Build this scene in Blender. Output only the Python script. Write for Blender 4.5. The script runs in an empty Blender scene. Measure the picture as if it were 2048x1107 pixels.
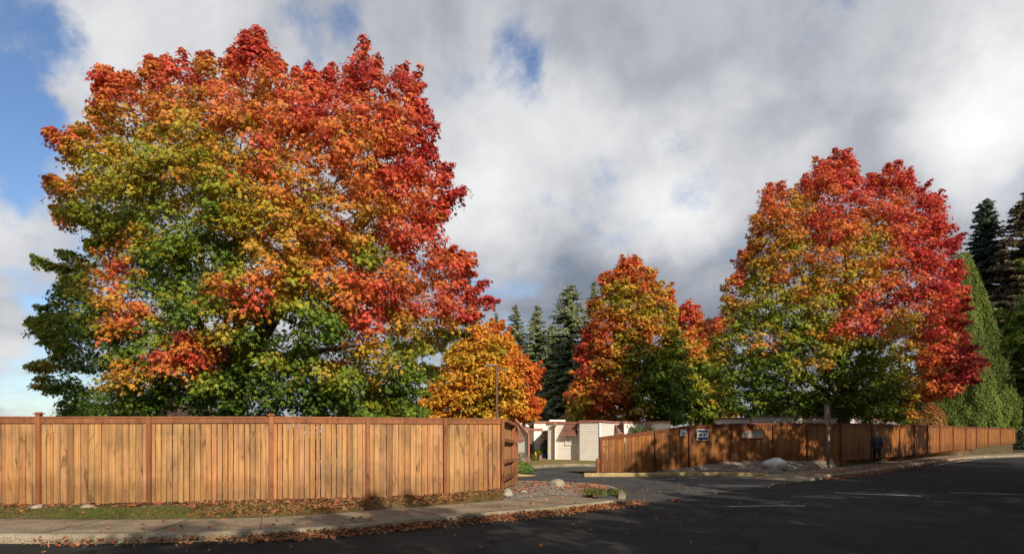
import bpy, math, random
import numpy as np
from mathutils import Vector, Matrix

# ------------------------------------------------------------------ camera, sky, sun, exposure
F = 1334.0; CX = 1024.0; HZ = 868.0; CAMZ = 1.75      # focal length and horizon measured in the photograph
scene = bpy.context.scene
cam_d = bpy.data.cameras.new("camera"); cam = bpy.data.objects.new("camera", cam_d)
scene.collection.objects.link(cam); scene.camera = cam
cam.location = (0, 0, CAMZ); cam.rotation_euler = (math.radians(90), 0, 0)
cam_d.sensor_width = 36.0; cam_d.lens = 36.0 * F / 2048.0
cam_d.shift_y = (HZ - 553.5) / 2048.0
cam_d.clip_start = 0.1; cam_d.clip_end = 5000
scene.view_settings.view_transform = 'Standard'; scene.view_settings.look = 'None'
scene.view_settings.exposure = 0.28; scene.view_settings.gamma = 1.0
SUN_AZ = math.radians(152); SUN_EL = math.radians(30)  # azimuth clockwise from +Y
SUNV = Vector((math.sin(SUN_AZ)*math.cos(SUN_EL), math.cos(SUN_AZ)*math.cos(SUN_EL), math.sin(SUN_EL)))
sd = bpy.data.lights.new("sun", 'SUN'); sd.energy = 5.0; sd.angle = math.radians(0.5); sd.color = (1.0, 0.88, 0.70)
sun = bpy.data.objects.new("sun", sd); scene.collection.objects.link(sun)
sun.rotation_euler = SUNV.to_track_quat('Z', 'Y').to_euler(); sun.location = (20, -20, 30)

world = bpy.data.worlds.new("World"); scene.world = world; world.use_nodes = True
wt = world.node_tree; wt.nodes.clear(); WN = wt.nodes; WL = wt.links
def wnode(t, **k):
    n = WN.new(t)
    for a, b in k.items(): setattr(n, a, b)
    return n
def wmath(op, a, b=None, c=None, clamp=False):
    n = wnode('ShaderNodeMath', operation=op, use_clamp=clamp)
    for i, v in enumerate((a, b, c)):
        if v is None: continue
        if isinstance(v, (int, float)): n.inputs[i].default_value = v
        else: WL.new(v, n.inputs[i])
    return n.outputs[0]
sky = wnode('ShaderNodeTexSky', sky_type='NISHITA'); sky.sun_disc = False
sky.sun_elevation = SUN_EL; sky.sun_rotation = SUN_AZ; sky.air_density = 1.0; sky.dust_density = 0.6; sky.ozone_density = 2.5
tc = wnode('ShaderNodeTexCoord'); DIR = tc.outputs['Generated']
sep = wnode('ShaderNodeSeparateXYZ'); WL.new(DIR, sep.inputs[0])
den = wmath('ADD', wmath('ABSOLUTE', sep.outputs[2]), 0.42)
comb = wnode('ShaderNodeCombineXYZ')
WL.new(wmath('MULTIPLY', sep.outputs[0], 1.0), comb.inputs[0]); WL.new(wmath('MULTIPLY', sep.outputs[1], 1.0), comb.inputs[1])
WL.new(wmath('MULTIPLY', wmath('DIVIDE', sep.outputs[2], den), 1.7), comb.inputs[2])
def wnoise(scale, detail, rough, off, dist=0.0):
    m = wnode('ShaderNodeMapping'); WL.new(comb.outputs[0], m.inputs[0]); m.inputs[1].default_value = off
    n = wnode('ShaderNodeTexNoise'); WL.new(m.outputs[0], n.inputs[0])
    n.inputs['Scale'].default_value = scale; n.inputs['Detail'].default_value = detail
    n.inputs['Roughness'].default_value = rough; n.inputs['Distortion'].default_value = dist
    return n.outputs[0]
def blob(px, py, r, w):
    d = Vector(((px-CX)/F, 1.0, (HZ-py)/F)).normalized()
    v = wnode('ShaderNodeVectorMath', operation='DISTANCE'); WL.new(WARP, v.inputs[0]); v.inputs[1].default_value = d
    t = wmath('DIVIDE', v.outputs['Value'], r/F)
    return wmath('MULTIPLY', wmath('EXPONENT', wmath('MULTIPLY', wmath('MULTIPLY', t, t), -1.0)), w)
# the direction, warped a little by noise, so that the large cloud banks have broken edges
wn = wnode('ShaderNodeTexNoise'); WL.new(DIR, wn.inputs[0]); wn.inputs['Scale'].default_value = 6.0; wn.inputs['Detail'].default_value = 7; wn.inputs['Roughness'].default_value = 0.6
v1 = wnode('ShaderNodeVectorMath', operation='SUBTRACT'); WL.new(wn.outputs[1], v1.inputs[0]); v1.inputs[1].default_value = (.5, .5, .5)
v2 = wnode('ShaderNodeVectorMath', operation='SCALE'); WL.new(v1.outputs[0], v2.inputs[0]); v2.inputs['Scale'].default_value = 0.20
v3 = wnode('ShaderNodeVectorMath', operation='ADD'); WL.new(v2.outputs[0], v3.inputs[0]); WL.new(DIR, v3.inputs[1])
WARP = v3.outputs[0]
def total(lst, start):
    s = start
    for b in lst: s = wmath('ADD', s, blob(*b))
    return s
n1 = wnoise(4.6, 10, 0.58, (3.1, 0.4, 0.0), 0.2)
n2 = wnoise(7.5, 9, 0.56, (7.7, 2.2, 1.0), 0.2)
n3 = wnoise(3.0, 4, 0.45, (1.3, 9.2, 4.0), 0.1)
cov = total([(10, 150, 130, -.50), (100, 20, 70, -.2), (10, 340, 130, -.62), (60, 60, 60, -.3), (640, 50, 90, -.62), (1020, 70, 75, -.55), (590, 20, 60, -.3), (885, 215, 70, -.22),
             (60, 590, 80, -.5), (40, 775, 100, -.55), (2040, 380, 130, -.42), (1440, 560, 100, -.12), (90, 190, 60, .28), (300, 40, 150, .25),
             (10, 460, 90, .42), (10, 680, 60, .55), (110, 120, 90, .38), (75, 200, 60, .25), (20, 500, 90, .35), (540, 10, 80, .1), (-700, 300, 500, -.3), (250, 60, 90, .2)],
            wmath('ADD', 1.04, wmath('MULTIPLY', wmath('SUBTRACT', n1, 0.5), 2.5)))
covm = wnode('ShaderNodeMapRange', interpolation_type='SMOOTHSTEP'); WL.new(cov, covm.inputs[0])
covm.inputs[1].default_value = 0.32; covm.inputs[2].default_value = 0.86
bri = total([(1000, 140, 90, .16), (1120, 210, 80, .16), (960, 400, 140, .42), (1230, 370, 140, .36), (1400, 430, 120, .34), (1560, 330, 90, .15),
             (2010, 190, 130, .42), (1900, 240, 160, .14), (1700, 90, 120, .07), (460, 40, 110, .22), (220, 90, 130, .22), (30, 480, 90, .22), (10, 690, 70, .2),
             (1320, 460, 90, .12), (1480, 200, 60, .10), (700, 60, 90, .06),
             (1260, 270, 90, -.10), (1120, 590, 260, -.22), (1500, 540, 220, -.14), (1150, 90, 90, -.08), (1640, 210, 150, -.10), (1850, 90, 130, -.09), (1960, 420, 160, -.08),
             (100, 770, 140, -.06), (1350, 130, 120, -.05)],
            wmath('ADD', 0.48, wmath('ADD', wmath('MULTIPLY', wmath('SUBTRACT', n2, 0.5), 0.54), wmath('MULTIPLY', wmath('SUBTRACT', n3, 0.5), 0.32))))
ramp = wnode('ShaderNodeValToRGB'); WL.new(bri, ramp.inputs[0]); cr = ramp.color_ramp
cr.elements[0].position = 0.0; cr.elements[0].color = (.085, .115, .165, 1)
cr.elements[1].position = 1.0; cr.elements[1].color = (.84, .84, .83, 1)
for p, c in ((.25, (.19, .22, .27, 1)), (.45, (.36, .38, .42, 1)), (.68, (.60, .605, .62, 1))):
    e = cr.elements.new(p); e.color = c
sc = wnode('ShaderNodeVectorMath', operation='SCALE'); WL.new(ramp.outputs[0], sc.inputs[0]); sc.inputs['Scale'].default_value = 10.0
skm = wnode('ShaderNodeMix', data_type='RGBA', blend_type='MULTIPLY'); skm.inputs[0].default_value = 1.0
WL.new(sky.outputs[0], skm.inputs[6]); skm.inputs[7].default_value = (0.92, 1.0, 1.12, 1)
mixw = wnode('ShaderNodeMix', data_type='RGBA'); WL.new(covm.outputs[0], mixw.inputs[0]); WL.new(skm.outputs[2], mixw.inputs[6]); WL.new(sc.outputs[0], mixw.inputs[7])
bg = wnode('ShaderNodeBackground'); WL.new(mixw.outputs[2], bg.inputs[0]); bg.inputs[1].default_value = 0.1
wo = wnode('ShaderNodeOutputWorld'); WL.new(bg.outputs[0], wo.inputs[0])

# ------------------------------------------------------------------ helpers
R = random.Random(5)
def P(px, py, Y): return Vector(((px-CX)/F*Y, Y, CAMZ + (HZ-py)/F*Y))
def G(px, py, z=0.0):
    Y = (CAMZ - z) * F / (py - HZ); return Vector(((px-CX)/F*Y, Y, z))
def PX(v): return CX + v[0]/v[1]*F
def tag(o, label=None, cat=None, group=None, kind=None):
    if label: o['label'] = label
    if cat: o['category'] = cat
    if group: o['group'] = group
    if kind: o['kind'] = kind
    return o
ORG = {}
def thing(name, loc, label, cat, group=None):
    o = bpy.data.objects.new(name, None); scene.collection.objects.link(o); o.location = loc
    o.empty_display_size = 0.3; ORG[o.name] = Vector(loc)
    return tag(o, label, cat, group)
def link(name, me, mat, parent=None, org=None):
    o = bpy.data.objects.new(name, me); scene.collection.objects.link(o)
    if mat: me.materials.append(mat)
    if parent is not None: o.parent = parent; ORG[o.name] = ORG[parent.name]
    elif org is not None: o.location = org; ORG[o.name] = Vector(org)
    else: ORG[o.name] = Vector((0, 0, 0))
    return o
class MB:
    def __init__(s): s.v = []; s.f = []; s.c = []
    def add(s, vs, fs, col=(1, 1, 1)):
        b = len(s.v); s.v += [tuple(v) for v in vs]; s.f += [tuple(b+i for i in f) for f in fs]; s.c += [col]*len(vs); return s
    def box(s, c, size, rz=0.0, col=(1, 1, 1), rx=0.0, ry=0.0, taper=1.0):
        M = Matrix.Rotation(rz, 3, 'Z') @ Matrix.Rotation(ry, 3, 'Y') @ Matrix.Rotation(rx, 3, 'X')
        vs = []
        for z in (-.5, .5):
            t = taper if z > 0 else 1
            for x, y in ((-.5, -.5), (.5, -.5), (.5, .5), (-.5, .5)):
                vs.append(Vector(c) + M @ Vector((x*size[0]*t, y*size[1]*t, z*size[2])))
        return s.add(vs, [(3, 2, 1, 0), (4, 5, 6, 7), (0, 1, 5, 4), (1, 2, 6, 5), (2, 3, 7, 6), (3, 0, 4, 7)], col)
    def hexa(s, v8, col=(1, 1, 1)):
        return s.add(v8, [(3, 2, 1, 0), (4, 5, 6, 7), (0, 1, 5, 4), (1, 2, 6, 5), (2, 3, 7, 6), (3, 0, 4, 7)], col)
    def tube(s, pts, rad, n=6, col=(1, 1, 1)):
        pts = [Vector(p) for p in pts]; rings = []
        for i, p in enumerate(pts):
            d = (pts[min(i+1, len(pts)-1)] - pts[max(i-1, 0)])
            if d.length < 1e-6: d = Vector((0, 0, 1))
            d.normalize(); a = d.cross(Vector((0.13, 0.31, 0.94)))
            if a.length < 1e-3: a = d.cross(Vector((1, 0, 0)))
            a.normalize(); b = d.cross(a); r = rad[i] if hasattr(rad, '__len__') else rad
            rings.append([p + a*(math.cos(2*math.pi*k/n)*r) + b*(math.sin(2*math.pi*k/n)*r) for k in range(n)])
        vs = [v for r in rings for v in r]; fs = []
        for i in range(len(rings)-1):
            for k in range(n):
                fs.append((i*n+k, i*n+(k+1) % n, (i+1)*n+(k+1) % n, (i+1)*n+k))
        fs.append(tuple(range(n-1, -1, -1))); fs.append(tuple((len(rings)-1)*n+k for k in range(n)))
        return s.add(vs, fs, col)
    def build(s, name, mat, parent=None, org=None, smooth=False):
        o0 = ORG[parent.name] if parent is not None else (Vector(org) if org is not None else Vector((0, 0, 0)))
        me = bpy.data.meshes.new(name)
        me.from_pydata([(v[0]-o0[0], v[1]-o0[1], v[2]-o0[2]) for v in s.v], [], s.f); me.update()
        a = me.color_attributes.new('Col', 'FLOAT_COLOR', 'POINT')
        a.data.foreach_set('color', np.array([(c[0], c[1], c[2], 1.0) for c in s.c], dtype=np.float32).ravel())
        if smooth: me.polygons.foreach_set('use_smooth', [True]*len(me.polygons))
        return link(name, me, mat, parent, org)

# ---- materials
def new_mat(name):
    m = bpy.data.materials.new(name); m.use_nodes = True; nt = m.node_tree; nt.nodes.clear()
    out = nt.nodes.new('ShaderNodeOutputMaterial'); b = nt.nodes.new('ShaderNodeBsdfPrincipled'); nt.links.new(b.outputs[0], out.inputs[0])
    return m, nt, b, out
def N(nt, t, **k):
    n = nt.nodes.new(t)
    for a, v in k.items(): setattr(n, a, v)
    return n
def noise(nt, scale, detail=4, rough=.55, vec=(1, 1, 1), off=None, dist=0):
    tcn = N(nt, 'ShaderNodeTexCoord'); mp = N(nt, 'ShaderNodeMapping'); nt.links.new(tcn.outputs['Object'], mp.inputs[0]); mp.inputs[3].default_value = vec
    src = mp.outputs[0]
    if off is not None:
        va = N(nt, 'ShaderNodeVectorMath', operation='MULTIPLY_ADD'); nt.links.new(off, va.inputs[0]); va.inputs[1].default_value = (37, 53, 71); nt.links.new(src, va.inputs[2]); src = va.outputs[0]
    n = N(nt, 'ShaderNodeTexNoise'); nt.links.new(src, n.inputs[0])
    n.inputs['Scale'].default_value = scale; n.inputs['Detail'].default_value = detail; n.inputs['Roughness'].default_value = rough; n.inputs['Distortion'].default_value = dist
    return n.outputs[0]
def ramp_(nt, fac, stops):
    r = N(nt, 'ShaderNodeValToRGB'); nt.links.new(fac, r.inputs[0]); el = r.color_ramp.elements
    el[0].position = stops[0][0]; el[0].color = (*stops[0][1], 1); el[1].position = stops[-1][0]; el[1].color = (*stops[-1][1], 1)
    for p, c in stops[1:-1]: e = el.new(p); e.color = (*c, 1)
    return r.outputs[0]
def mixc(nt, fac, a, b, mode='MIX'):
    m = N(nt, 'ShaderNodeMix', data_type='RGBA', blend_type=mode)
    for i, v in ((0, fac), (6, a), (7, b)):
        if isinstance(v, (int, float)): m.inputs[i].default_value = v
        elif isinstance(v, tuple): m.inputs[i].default_value = (*v, 1) if len(v) == 3 else v
        else: nt.links.new(v, m.inputs[i])
    return m.outputs[2]
def bump(nt, b, h, strength=.3, dist=.01):
    n = N(nt, 'ShaderNodeBump'); n.inputs['Strength'].default_value = strength; n.inputs['Distance'].default_value = dist
    nt.links.new(h, n.inputs['Height']); nt.links.new(n.outputs[0], b.inputs['Normal'])
def g3(v): return (v, v, v)
def simple(name, col, rough=.7, var=.25, scale=6.0, metal=0.0, bmp=0.15, usecol=False, spec=.4):
    m, nt, b, out = new_mat(name)
    f = noise(nt, scale, 5, .6)
    c = ramp_(nt, f, [(.3, tuple(x*(1-var) for x in col)), (.7, tuple(min(1, x*(1+var*.6)) for x in col))])
    if usecol:
        at = N(nt, 'ShaderNodeVertexColor', layer_name='Col'); c = mixc(nt, 1.0, c, at.outputs[0], 'MULTIPLY')
    nt.links.new(c, b.inputs['Base Color']); b.inputs['Roughness'].default_value = rough; b.inputs['Metallic'].default_value = metal
    b.inputs['Specular IOR Level'].default_value = spec
    if bmp: bump(nt, b, noise(nt, scale*6, 4, .6), bmp, .01)
    return m
def wood(name, dark, light, scale=1.0, rough=.75):
    m, nt, b, out = new_mat(name)
    at = N(nt, 'ShaderNodeVertexColor', layer_name='Col')
    f = noise(nt, 14*scale, 8, .65, (1, 1, .05), at.outputs[0], .4)
    k = noise(nt, 5*scale, 4, .6, (1, 1, .35), at.outputs[0], 1.0)
    st = noise(nt, 1.1, 5, .6, (1, 1, 1.0))
    c = ramp_(nt, f, [(.3, dark), (.52, tuple((a+b_)/2 for a, b_ in zip(dark, light))), (.72, light)])
    c = mixc(nt, 1.0, c, ramp_(nt, k, [(.30, (.42, .36, .32)), (.40, (.90, .88, .86)), (.7, (1.08, 1.05, 1.0))]), 'MULTIPLY')
    c = mixc(nt, 1.0, c, ramp_(nt, st, [(.3, (.62, .64, .68)), (.52, (1, 1, 1)), (.75, (1.16, 1.06, .92))]), 'MULTIPLY')
    c = mixc(nt, 1.0, c, at.outputs[0], 'MULTIPLY')
    # mud splashed on the foot of the boards
    tcz = N(nt, 'ShaderNodeTexCoord'); sz = N(nt, 'ShaderNodeSeparateXYZ'); nt.links.new(tcz.outputs['Object'], sz.inputs[0]); ma = N(nt, 'ShaderNodeMath', operation='MULTIPLY_ADD')
    nt.links.new(noise(nt, 3.5, 6, .65, (1, 1, .6)), ma.inputs[0]); ma.inputs[1].default_value = -.75; nt.links.new(sz.outputs[2], ma.inputs[2])
    c = mixc(nt, 1.0, c, ramp_(nt, ma.outputs[0], [(-.0, (.74, .72, .71)), (.22, (1, 1, 1))]), 'MULTIPLY')
    nt.links.new(c, b.inputs['Base Color']); b.inputs['Roughness'].default_value = rough; b.inputs['Specular IOR Level'].default_value = .25
    bump(nt, b, f, .35, .006)
    return m
def leafmat(name, trans=.35, rough=.55, spec=.3):
    m, nt, b, out = new_mat(name)
    at = N(nt, 'ShaderNodeVertexColor', layer_name='Col'); nt.links.new(at.outputs[0], b.inputs['Base Color'])
    b.inputs['Roughness'].default_value = rough; b.inputs['Specular IOR Level'].default_value = spec
    t = N(nt, 'ShaderNodeBsdfTranslucent'); nt.links.new(at.outputs[0], t.inputs[0])
    mx = N(nt, 'ShaderNodeMixShader'); mx.inputs[0].default_value = trans
    nt.links.new(b.outputs[0], mx.inputs[1]); nt.links.new(t.outputs[0], mx.inputs[2]); nt.links.new(mx.outputs[0], out.inputs[0])
    return m
M = {}
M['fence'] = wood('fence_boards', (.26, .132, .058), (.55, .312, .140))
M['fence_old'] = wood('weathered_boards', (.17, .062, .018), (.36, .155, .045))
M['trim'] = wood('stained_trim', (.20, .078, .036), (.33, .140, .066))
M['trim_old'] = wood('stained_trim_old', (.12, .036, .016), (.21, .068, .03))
M['grey_wood'] = wood('grey_wood', (.13, .105, .085), (.27, .21, .16))
M['leaf'] = leafmat('leaf', .34); M['needle'] = leafmat('needle', .12, .6, .25); M['litter'] = leafmat('litter', .1, .7, .2)
M['grass'] = leafmat('grass_blades', .25, .6, .2)
M['bark'] = simple('bark', (.085, .066, .05), .9, .5, 5, bmp=.8)
M['fir_bark'] = simple('fir_bark', (.075, .05, .036), .9, .5, 5, bmp=.8)
M['rock'] = simple('rock', (.30, .265, .21), .85, .45, 4, bmp=.7)
M['pale_rock'] = simple('pale_rock', (.50, .50, .50), .85, .35, 4, bmp=.6)
M['white_siding'] = simple('white_siding', (.74, .71, .67), .65, .07, 2, bmp=.05)
M['cream_siding'] = simple('cream_siding', (.69, .645, .59), .65, .08, 2, bmp=.05)
M['grey_siding'] = simple('grey_siding', (.20, .185, .18), .7, .12, 2, bmp=.05)
M['red_trim'] = simple('red_trim', (.33, .125, .09), .7, .2, 3)
M['white_paint'] = simple('white_paint', (.76, .76, .74), .5, .06, 3, bmp=.05)
M['roof_flat'] = simple('roof_felt', (.16, .12, .105), .9, .3, 4)
M['metal'] = simple('lamp_metal', (.16, .10, .07), .5, .2, 8, .3)
M['blue'] = simple('blue_glaze', (.05, .10, .38), .4, .15, 8); M['darkpot'] = simple('dark_pot', (.05, .05, .055), .6, .2, 8)
M['yellow'] = simple('yellow_plastic', (.65, .42, .05), .5, .15, 8); M['pink'] = simple('pink_plastic', (.40, .16, .20), .5, .2, 8)
M['soil'] = simple('soil', (.06, .042, .03), .95, .4, 10, bmp=.6)
m, nt, b, out = new_mat('window_glass'); b.inputs['Base Color'].default_value = (.05, .06, .065, 1); b.inputs['Roughness'].default_value = .08; M['glass'] = m
# asphalt
def asphalt(name, base, patch=.35):
    m, nt, b, out = new_mat(name)
    fine = noise(nt, 55, 3, .7); mid = noise(nt, .9, 6, .62, (1, 1, 1), None, .5); big = noise(nt, .16, 3, .5)
    c = ramp_(nt, mid, [(.3, g3(base*(1-patch))), (.5, (base, base*.97, base*.95)), (.72, g3(base*(1+patch)))])
    c = mixc(nt, 1.0, c, ramp_(nt, big, [(.35, g3(.8)), (.65, g3(1.2))]), 'MULTIPLY')
    c = mixc(nt, 1.0, c, ramp_(nt, fine, [(.33, g3(.35)), (.5, g3(1.0)), (.66, g3(2.1))]), 'MULTIPLY')
    # tar-sealed cracks
    tcn = N(nt, 'ShaderNodeTexCoord'); nn = N(nt, 'ShaderNodeTexNoise'); nt.links.new(tcn.outputs['Object'], nn.inputs[0]); nn.inputs['Scale'].default_value = .8; nn.inputs['Detail'].default_value = 5
    va = N(nt, 'ShaderNodeVectorMath', operation='MULTIPLY_ADD'); nt.links.new(nn.outputs[1], va.inputs[0]); va.inputs[1].default_value = (1.3, 1.3, 1.3); nt.links.new(tcn.outputs['Object'], va.inputs[2])
    vo = N(nt, 'ShaderNodeTexVoronoi', feature='DISTANCE_TO_EDGE'); nt.links.new(va.outputs[0], vo.inputs[0]); vo.inputs['Scale'].default_value = .17
    c = mixc(nt, 1.0, c, ramp_(nt, vo.outputs[0], [(.0, g3(.45)), (.0035, g3(.5)), (.006, g3(1.0))]), 'MULTIPLY')
    nt.links.new(c, b.inputs['Base Color']); b.inputs['Roughness'].default_value = .92; b.inputs['Specular IOR Level'].default_value = .14
    bump(nt, b, fine, .6, .008); return m
M['asphalt'] = asphalt('asphalt', .021); M['drive'] = asphalt('driveway_asphalt', .052, .35)
def ground_mat(name, stops, scale, fine=60, b_=.6):
    m, nt, b, out = new_mat(name)
    f = noise(nt, scale, 8, .65); g = noise(nt, fine, 4, .7)
    c = ramp_(nt, f, stops); c = mixc(nt, 1.0, c, ramp_(nt, g, [(.32, g3(.5)), (.5, g3(1)), (.7, g3(1.6))]), 'MULTIPLY')
    nt.links.new(c, b.inputs['Base Color']); b.inputs['Roughness'].default_value = .95; b.inputs['Specular IOR Level'].default_value = .15
    bump(nt, b, g, b_, .02); return m
M['concrete'] = ground_mat('concrete', [(.3, (.125, .095, .068)), (.5, (.20, .155, .11)), (.7, (.25, .20, .15))], 1.3, 45, .3)
M['kerb'] = ground_mat('kerb_concrete', [(.3, (.13, .105, .07)), (.5, (.235, .195, .14)), (.7, (.32, .275, .21))], 2.2, 40, .4)
M['yellow_kerb'] = ground_mat('yellow_kerb', [(.3, (.20, .155, .08)), (.5, (.38, .285, .14)), (.7, (.45, .345, .17))], 2.0, 40, .3)
M['verge'] = ground_mat('verge_soil', [(.3, (.045, .035, .018)), (.48, (.09, .07, .03)), (.6, (.13, .095, .05)), (.75, (.09, .10, .03))], 2.2, 35)
M['gravel_bed'] = ground_mat('gravel_bed', [(.3, (.085, .067, .05)), (.5, (.15, .123, .098)), (.7, (.22, .185, .15))], 4, 28)
M['lawn'] = ground_mat('lawn', [(.3, (.12, .09, .04)), (.5, (.20, .15, .065)), (.65, (.15, .16, .05)), (.8, (.28, .20, .09))], .8, 30)
M['ground'] = ground_mat('ground_soil', [(.3, (.03, .035, .015)), (.5, (.05, .055, .02)), (.7, (.08, .07, .03))], .5, 8)
M['stone'] = simple('gravel_stones', (.25, .215, .18), .85, .2, 8, usecol=True)
m, nt, b, out = new_mat('road_paint'); f = noise(nt, 9, 6, .7); c = ramp_(nt, f, [(.36, g3(.07)), (.48, g3(.42)), (.7, g3(.6))]); nt.links.new(c, b.inputs['Base Color']); b.inputs['Roughness'].default_value = .7; M['paint'] = m
m, nt, b, out = new_mat('sun_streak_paint'); f = noise(nt, 6, 6, .7); c = ramp_(nt, f, [(.34, g3(.06)), (.5, g3(.34)), (.7, g3(.55))]); nt.links.new(c, b.inputs['Base Color']); b.inputs['Roughness'].default_value = .8; M['sun_streak'] = m  # patchy pale colour for the streaks of sun painted on the road
# shingles
m, nt, b, out = new_mat('brown_shingles')
tcn = N(nt, 'ShaderNodeTexCoord'); sx = N(nt, 'ShaderNodeSeparateXYZ'); nt.links.new(tcn.outputs['Object'], sx.inputs[0])
cb = N(nt, 'ShaderNodeCombineXYZ'); ad = N(nt, 'ShaderNodeMath', operation='ADD'); nt.links.new(sx.outputs[0], ad.inputs[0]); nt.links.new(sx.outputs[1], ad.inputs[1]); nt.links.new(ad.outputs[0], cb.inputs[0]); nt.links.new(sx.outputs[2], cb.inputs[1])
br = N(nt, 'ShaderNodeTexBrick'); nt.links.new(cb.outputs[0], br.inputs[0]); br.inputs['Scale'].default_value = 1.0
br.inputs['Brick Width'].default_value = .28; br.inputs['Row Height'].default_value = .13; br.inputs['Mortar Size'].default_value = .012
br.inputs['Color1'].default_value = (.17, .075, .05, 1); br.inputs['Color2'].default_value = (.24, .115, .08, 1); br.inputs['Mortar'].default_value = (.06, .03, .022, 1)
nt.links.new(br.outputs[0], b.inputs['Base Color']); b.inputs['Roughness'].default_value = .9; bump(nt, b, br.outputs['Fac'], -.6, .02); M['shingle'] = m

# ------------------------------------------------------------------ vectorised leaf clouds
def template(kind):
    if kind == 'maple':
        ang = [-90, -20, 10, 38, 64, 90, 116, 142, 170, 200]; rad = [.18, .38, .24, .54, .26, .64, .26, .54, .24, .38]
        v = [(0, 0, .03)] + [(math.cos(math.radians(a))*r, math.sin(math.radians(a))*r, -.16*r*r/.3 if i % 2 else -.02) for i, (a, r) in enumerate(zip(ang, rad))]
        f = [(0, 10, 9), ]
        f = []
        for i in (1, 3, 5, 7, 9):
            a = i; t = i+1; n = (i+1) % 10 + 1
            f.append((0, a, t, n))
        return np.array(v), f
    if kind == 'tri':
        v = [(0, -.35, 0), (.5, -.12, -.08), (.17, .1, .02), (0, .6, -.12), (-.17, .1, .02), (-.5, -.12, -.08)]
        return np.array(v), [(0, 1, 2, 3), (0, 3, 4, 5)]
    if kind == 'spray':
        v = [(0, -.5, 0), (.20, -.1, -.03), (0, .55, -.06), (-.20, -.1, -.03)]
        return np.array(v), [(0, 1, 2, 3)]
    if kind == 'blade':
        v = [(-.06, 0, 0), (.06, 0, 0), (.03, .6, .03), (0, 1, .12)]
        return np.array(v), [(0, 1, 2, 3)]
def unit(a): return a / np.maximum(np.linalg.norm(a, axis=1, keepdims=True), 1e-9)
def cloud(name, pos, nrm, tip, size, col, kind, mat, parent=None, org=(0, 0, 0)):
    tv, tf = template(kind); n = len(pos); k = len(tv)
    o0 = np.array(ORG[parent.name] if parent is not None else org)
    nrm = unit(nrm); tip = unit(tip - nrm*np.sum(tip*nrm, 1, keepdims=True)); side = np.cross(tip, nrm)
    s = size[:, None, None]
    V = pos[:, None, :] + s*(tv[None, :, 0, None]*side[:, None, :] + tv[None, :, 1, None]*tip[:, None, :] + tv[None, :, 2, None]*nrm[:, None, :]) - o0
    V = V.reshape(-1, 3).astype(np.float32)
    fl = np.array([len(f) for f in tf]); base = np.concatenate([np.array(f) for f in tf])
    loops = (base[None, :] + (np.arange(n)*k)[:, None]).ravel().astype(np.int32)
    tot = np.tile(fl, n).astype(np.int32); start = np.concatenate([[0], np.cumsum(tot)[:-1]]).astype(np.int32)
    me = bpy.data.meshes.new(name); me.vertices.add(len(V)); me.vertices.foreach_set('co', V.ravel())
    me.loops.add(len(loops)); me.loops.foreach_set('vertex_index', loops)
    me.polygons.add(len(tot)); me.polygons.foreach_set('loop_start', start); me.polygons.foreach_set('loop_total', tot)
    me.update(calc_edges=True)
    a = me.color_attributes.new('Col', 'FLOAT_COLOR', 'POINT')
    C = np.ones((n, k, 4), np.float32); C[:, :, :3] = np.clip(col, 0, 1)[:, None, :]; a.data.foreach_set('color', C.ravel())
    return link(name, me, mat, parent, None if parent is not None else org)
def sinnoise(p, seed, freq, n=7):
    r = np.random.RandomState(seed); out = np.zeros(len(p))
    for i in range(n):
        d = r.normal(size=3); d /= np.linalg.norm(d); out += np.sin(p@d*freq*r.uniform(.6, 1.8) + r.uniform(0, 6.28))
    return out/n*1.6
PAL_MAPLE = [(0, (.080, .150, .018)), (.12, (.155, .225, .022)), (.28, (.28, .295, .026)), (.42, (.42, .305, .03)), (.55, (.52, .25, .033)),
             (.68, (.60, .19, .04)), (.80, (.62, .135, .05)), (.9, (.60, .092, .052)), (1.0, (.52, .050, .044)), (1.15, (.31, .018, .022))]
PAL_GOLD = [(0, (.24, .22, .02)), (.25, (.58, .37, .035)), (.5, (.68, .32, .035)), (.75, (.63, .19, .035)), (1.0, (.50, .07, .02)), (1.2, (.4, .03, .02))]
PAL_GREEN = [(0, (.03, .05, .01)), (.5, (.07, .10, .015)), (1, (.14, .15, .02))]
PAL_RUST = [(0, (.20, .13, .035)), (.5, (.34, .18, .05)), (1, (.42, .17, .05))]
def pal(t, P_):
    xs = [p[0] for p in P_]; return np.stack([np.interp(t, xs, [p[1][i] for p in P_]) for i in range(3)], 1)
def inside(pts, poly):
    x, y = pts[:, 0], pts[:, 1]; c = np.zeros(len(pts), bool); j = len(poly)-1
    for i in range(len(poly)):
        xi, yi = poly[i]; xj, yj = poly[j]
        c ^= ((yi > y) != (yj > y)) & (x < (xj-xi)*(y-yi)/((yj-yi) if yj != yi else 1e-9)+xi); j = i
    return c
def edgedist(pts, poly):
    d = np.full(len(pts), 1e9); j = len(poly)-1
    for i in range(len(poly)):
        a = np.array(poly[j], float); b = np.array(poly[i], float); ab = b-a; t = np.clip(((pts-a)@ab)/max(ab@ab, 1e-9), 0, 1)
        d = np.minimum(d, np.linalg.norm(pts-(a+t[:, None]*ab), axis=1)); j = i
    return d
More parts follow.
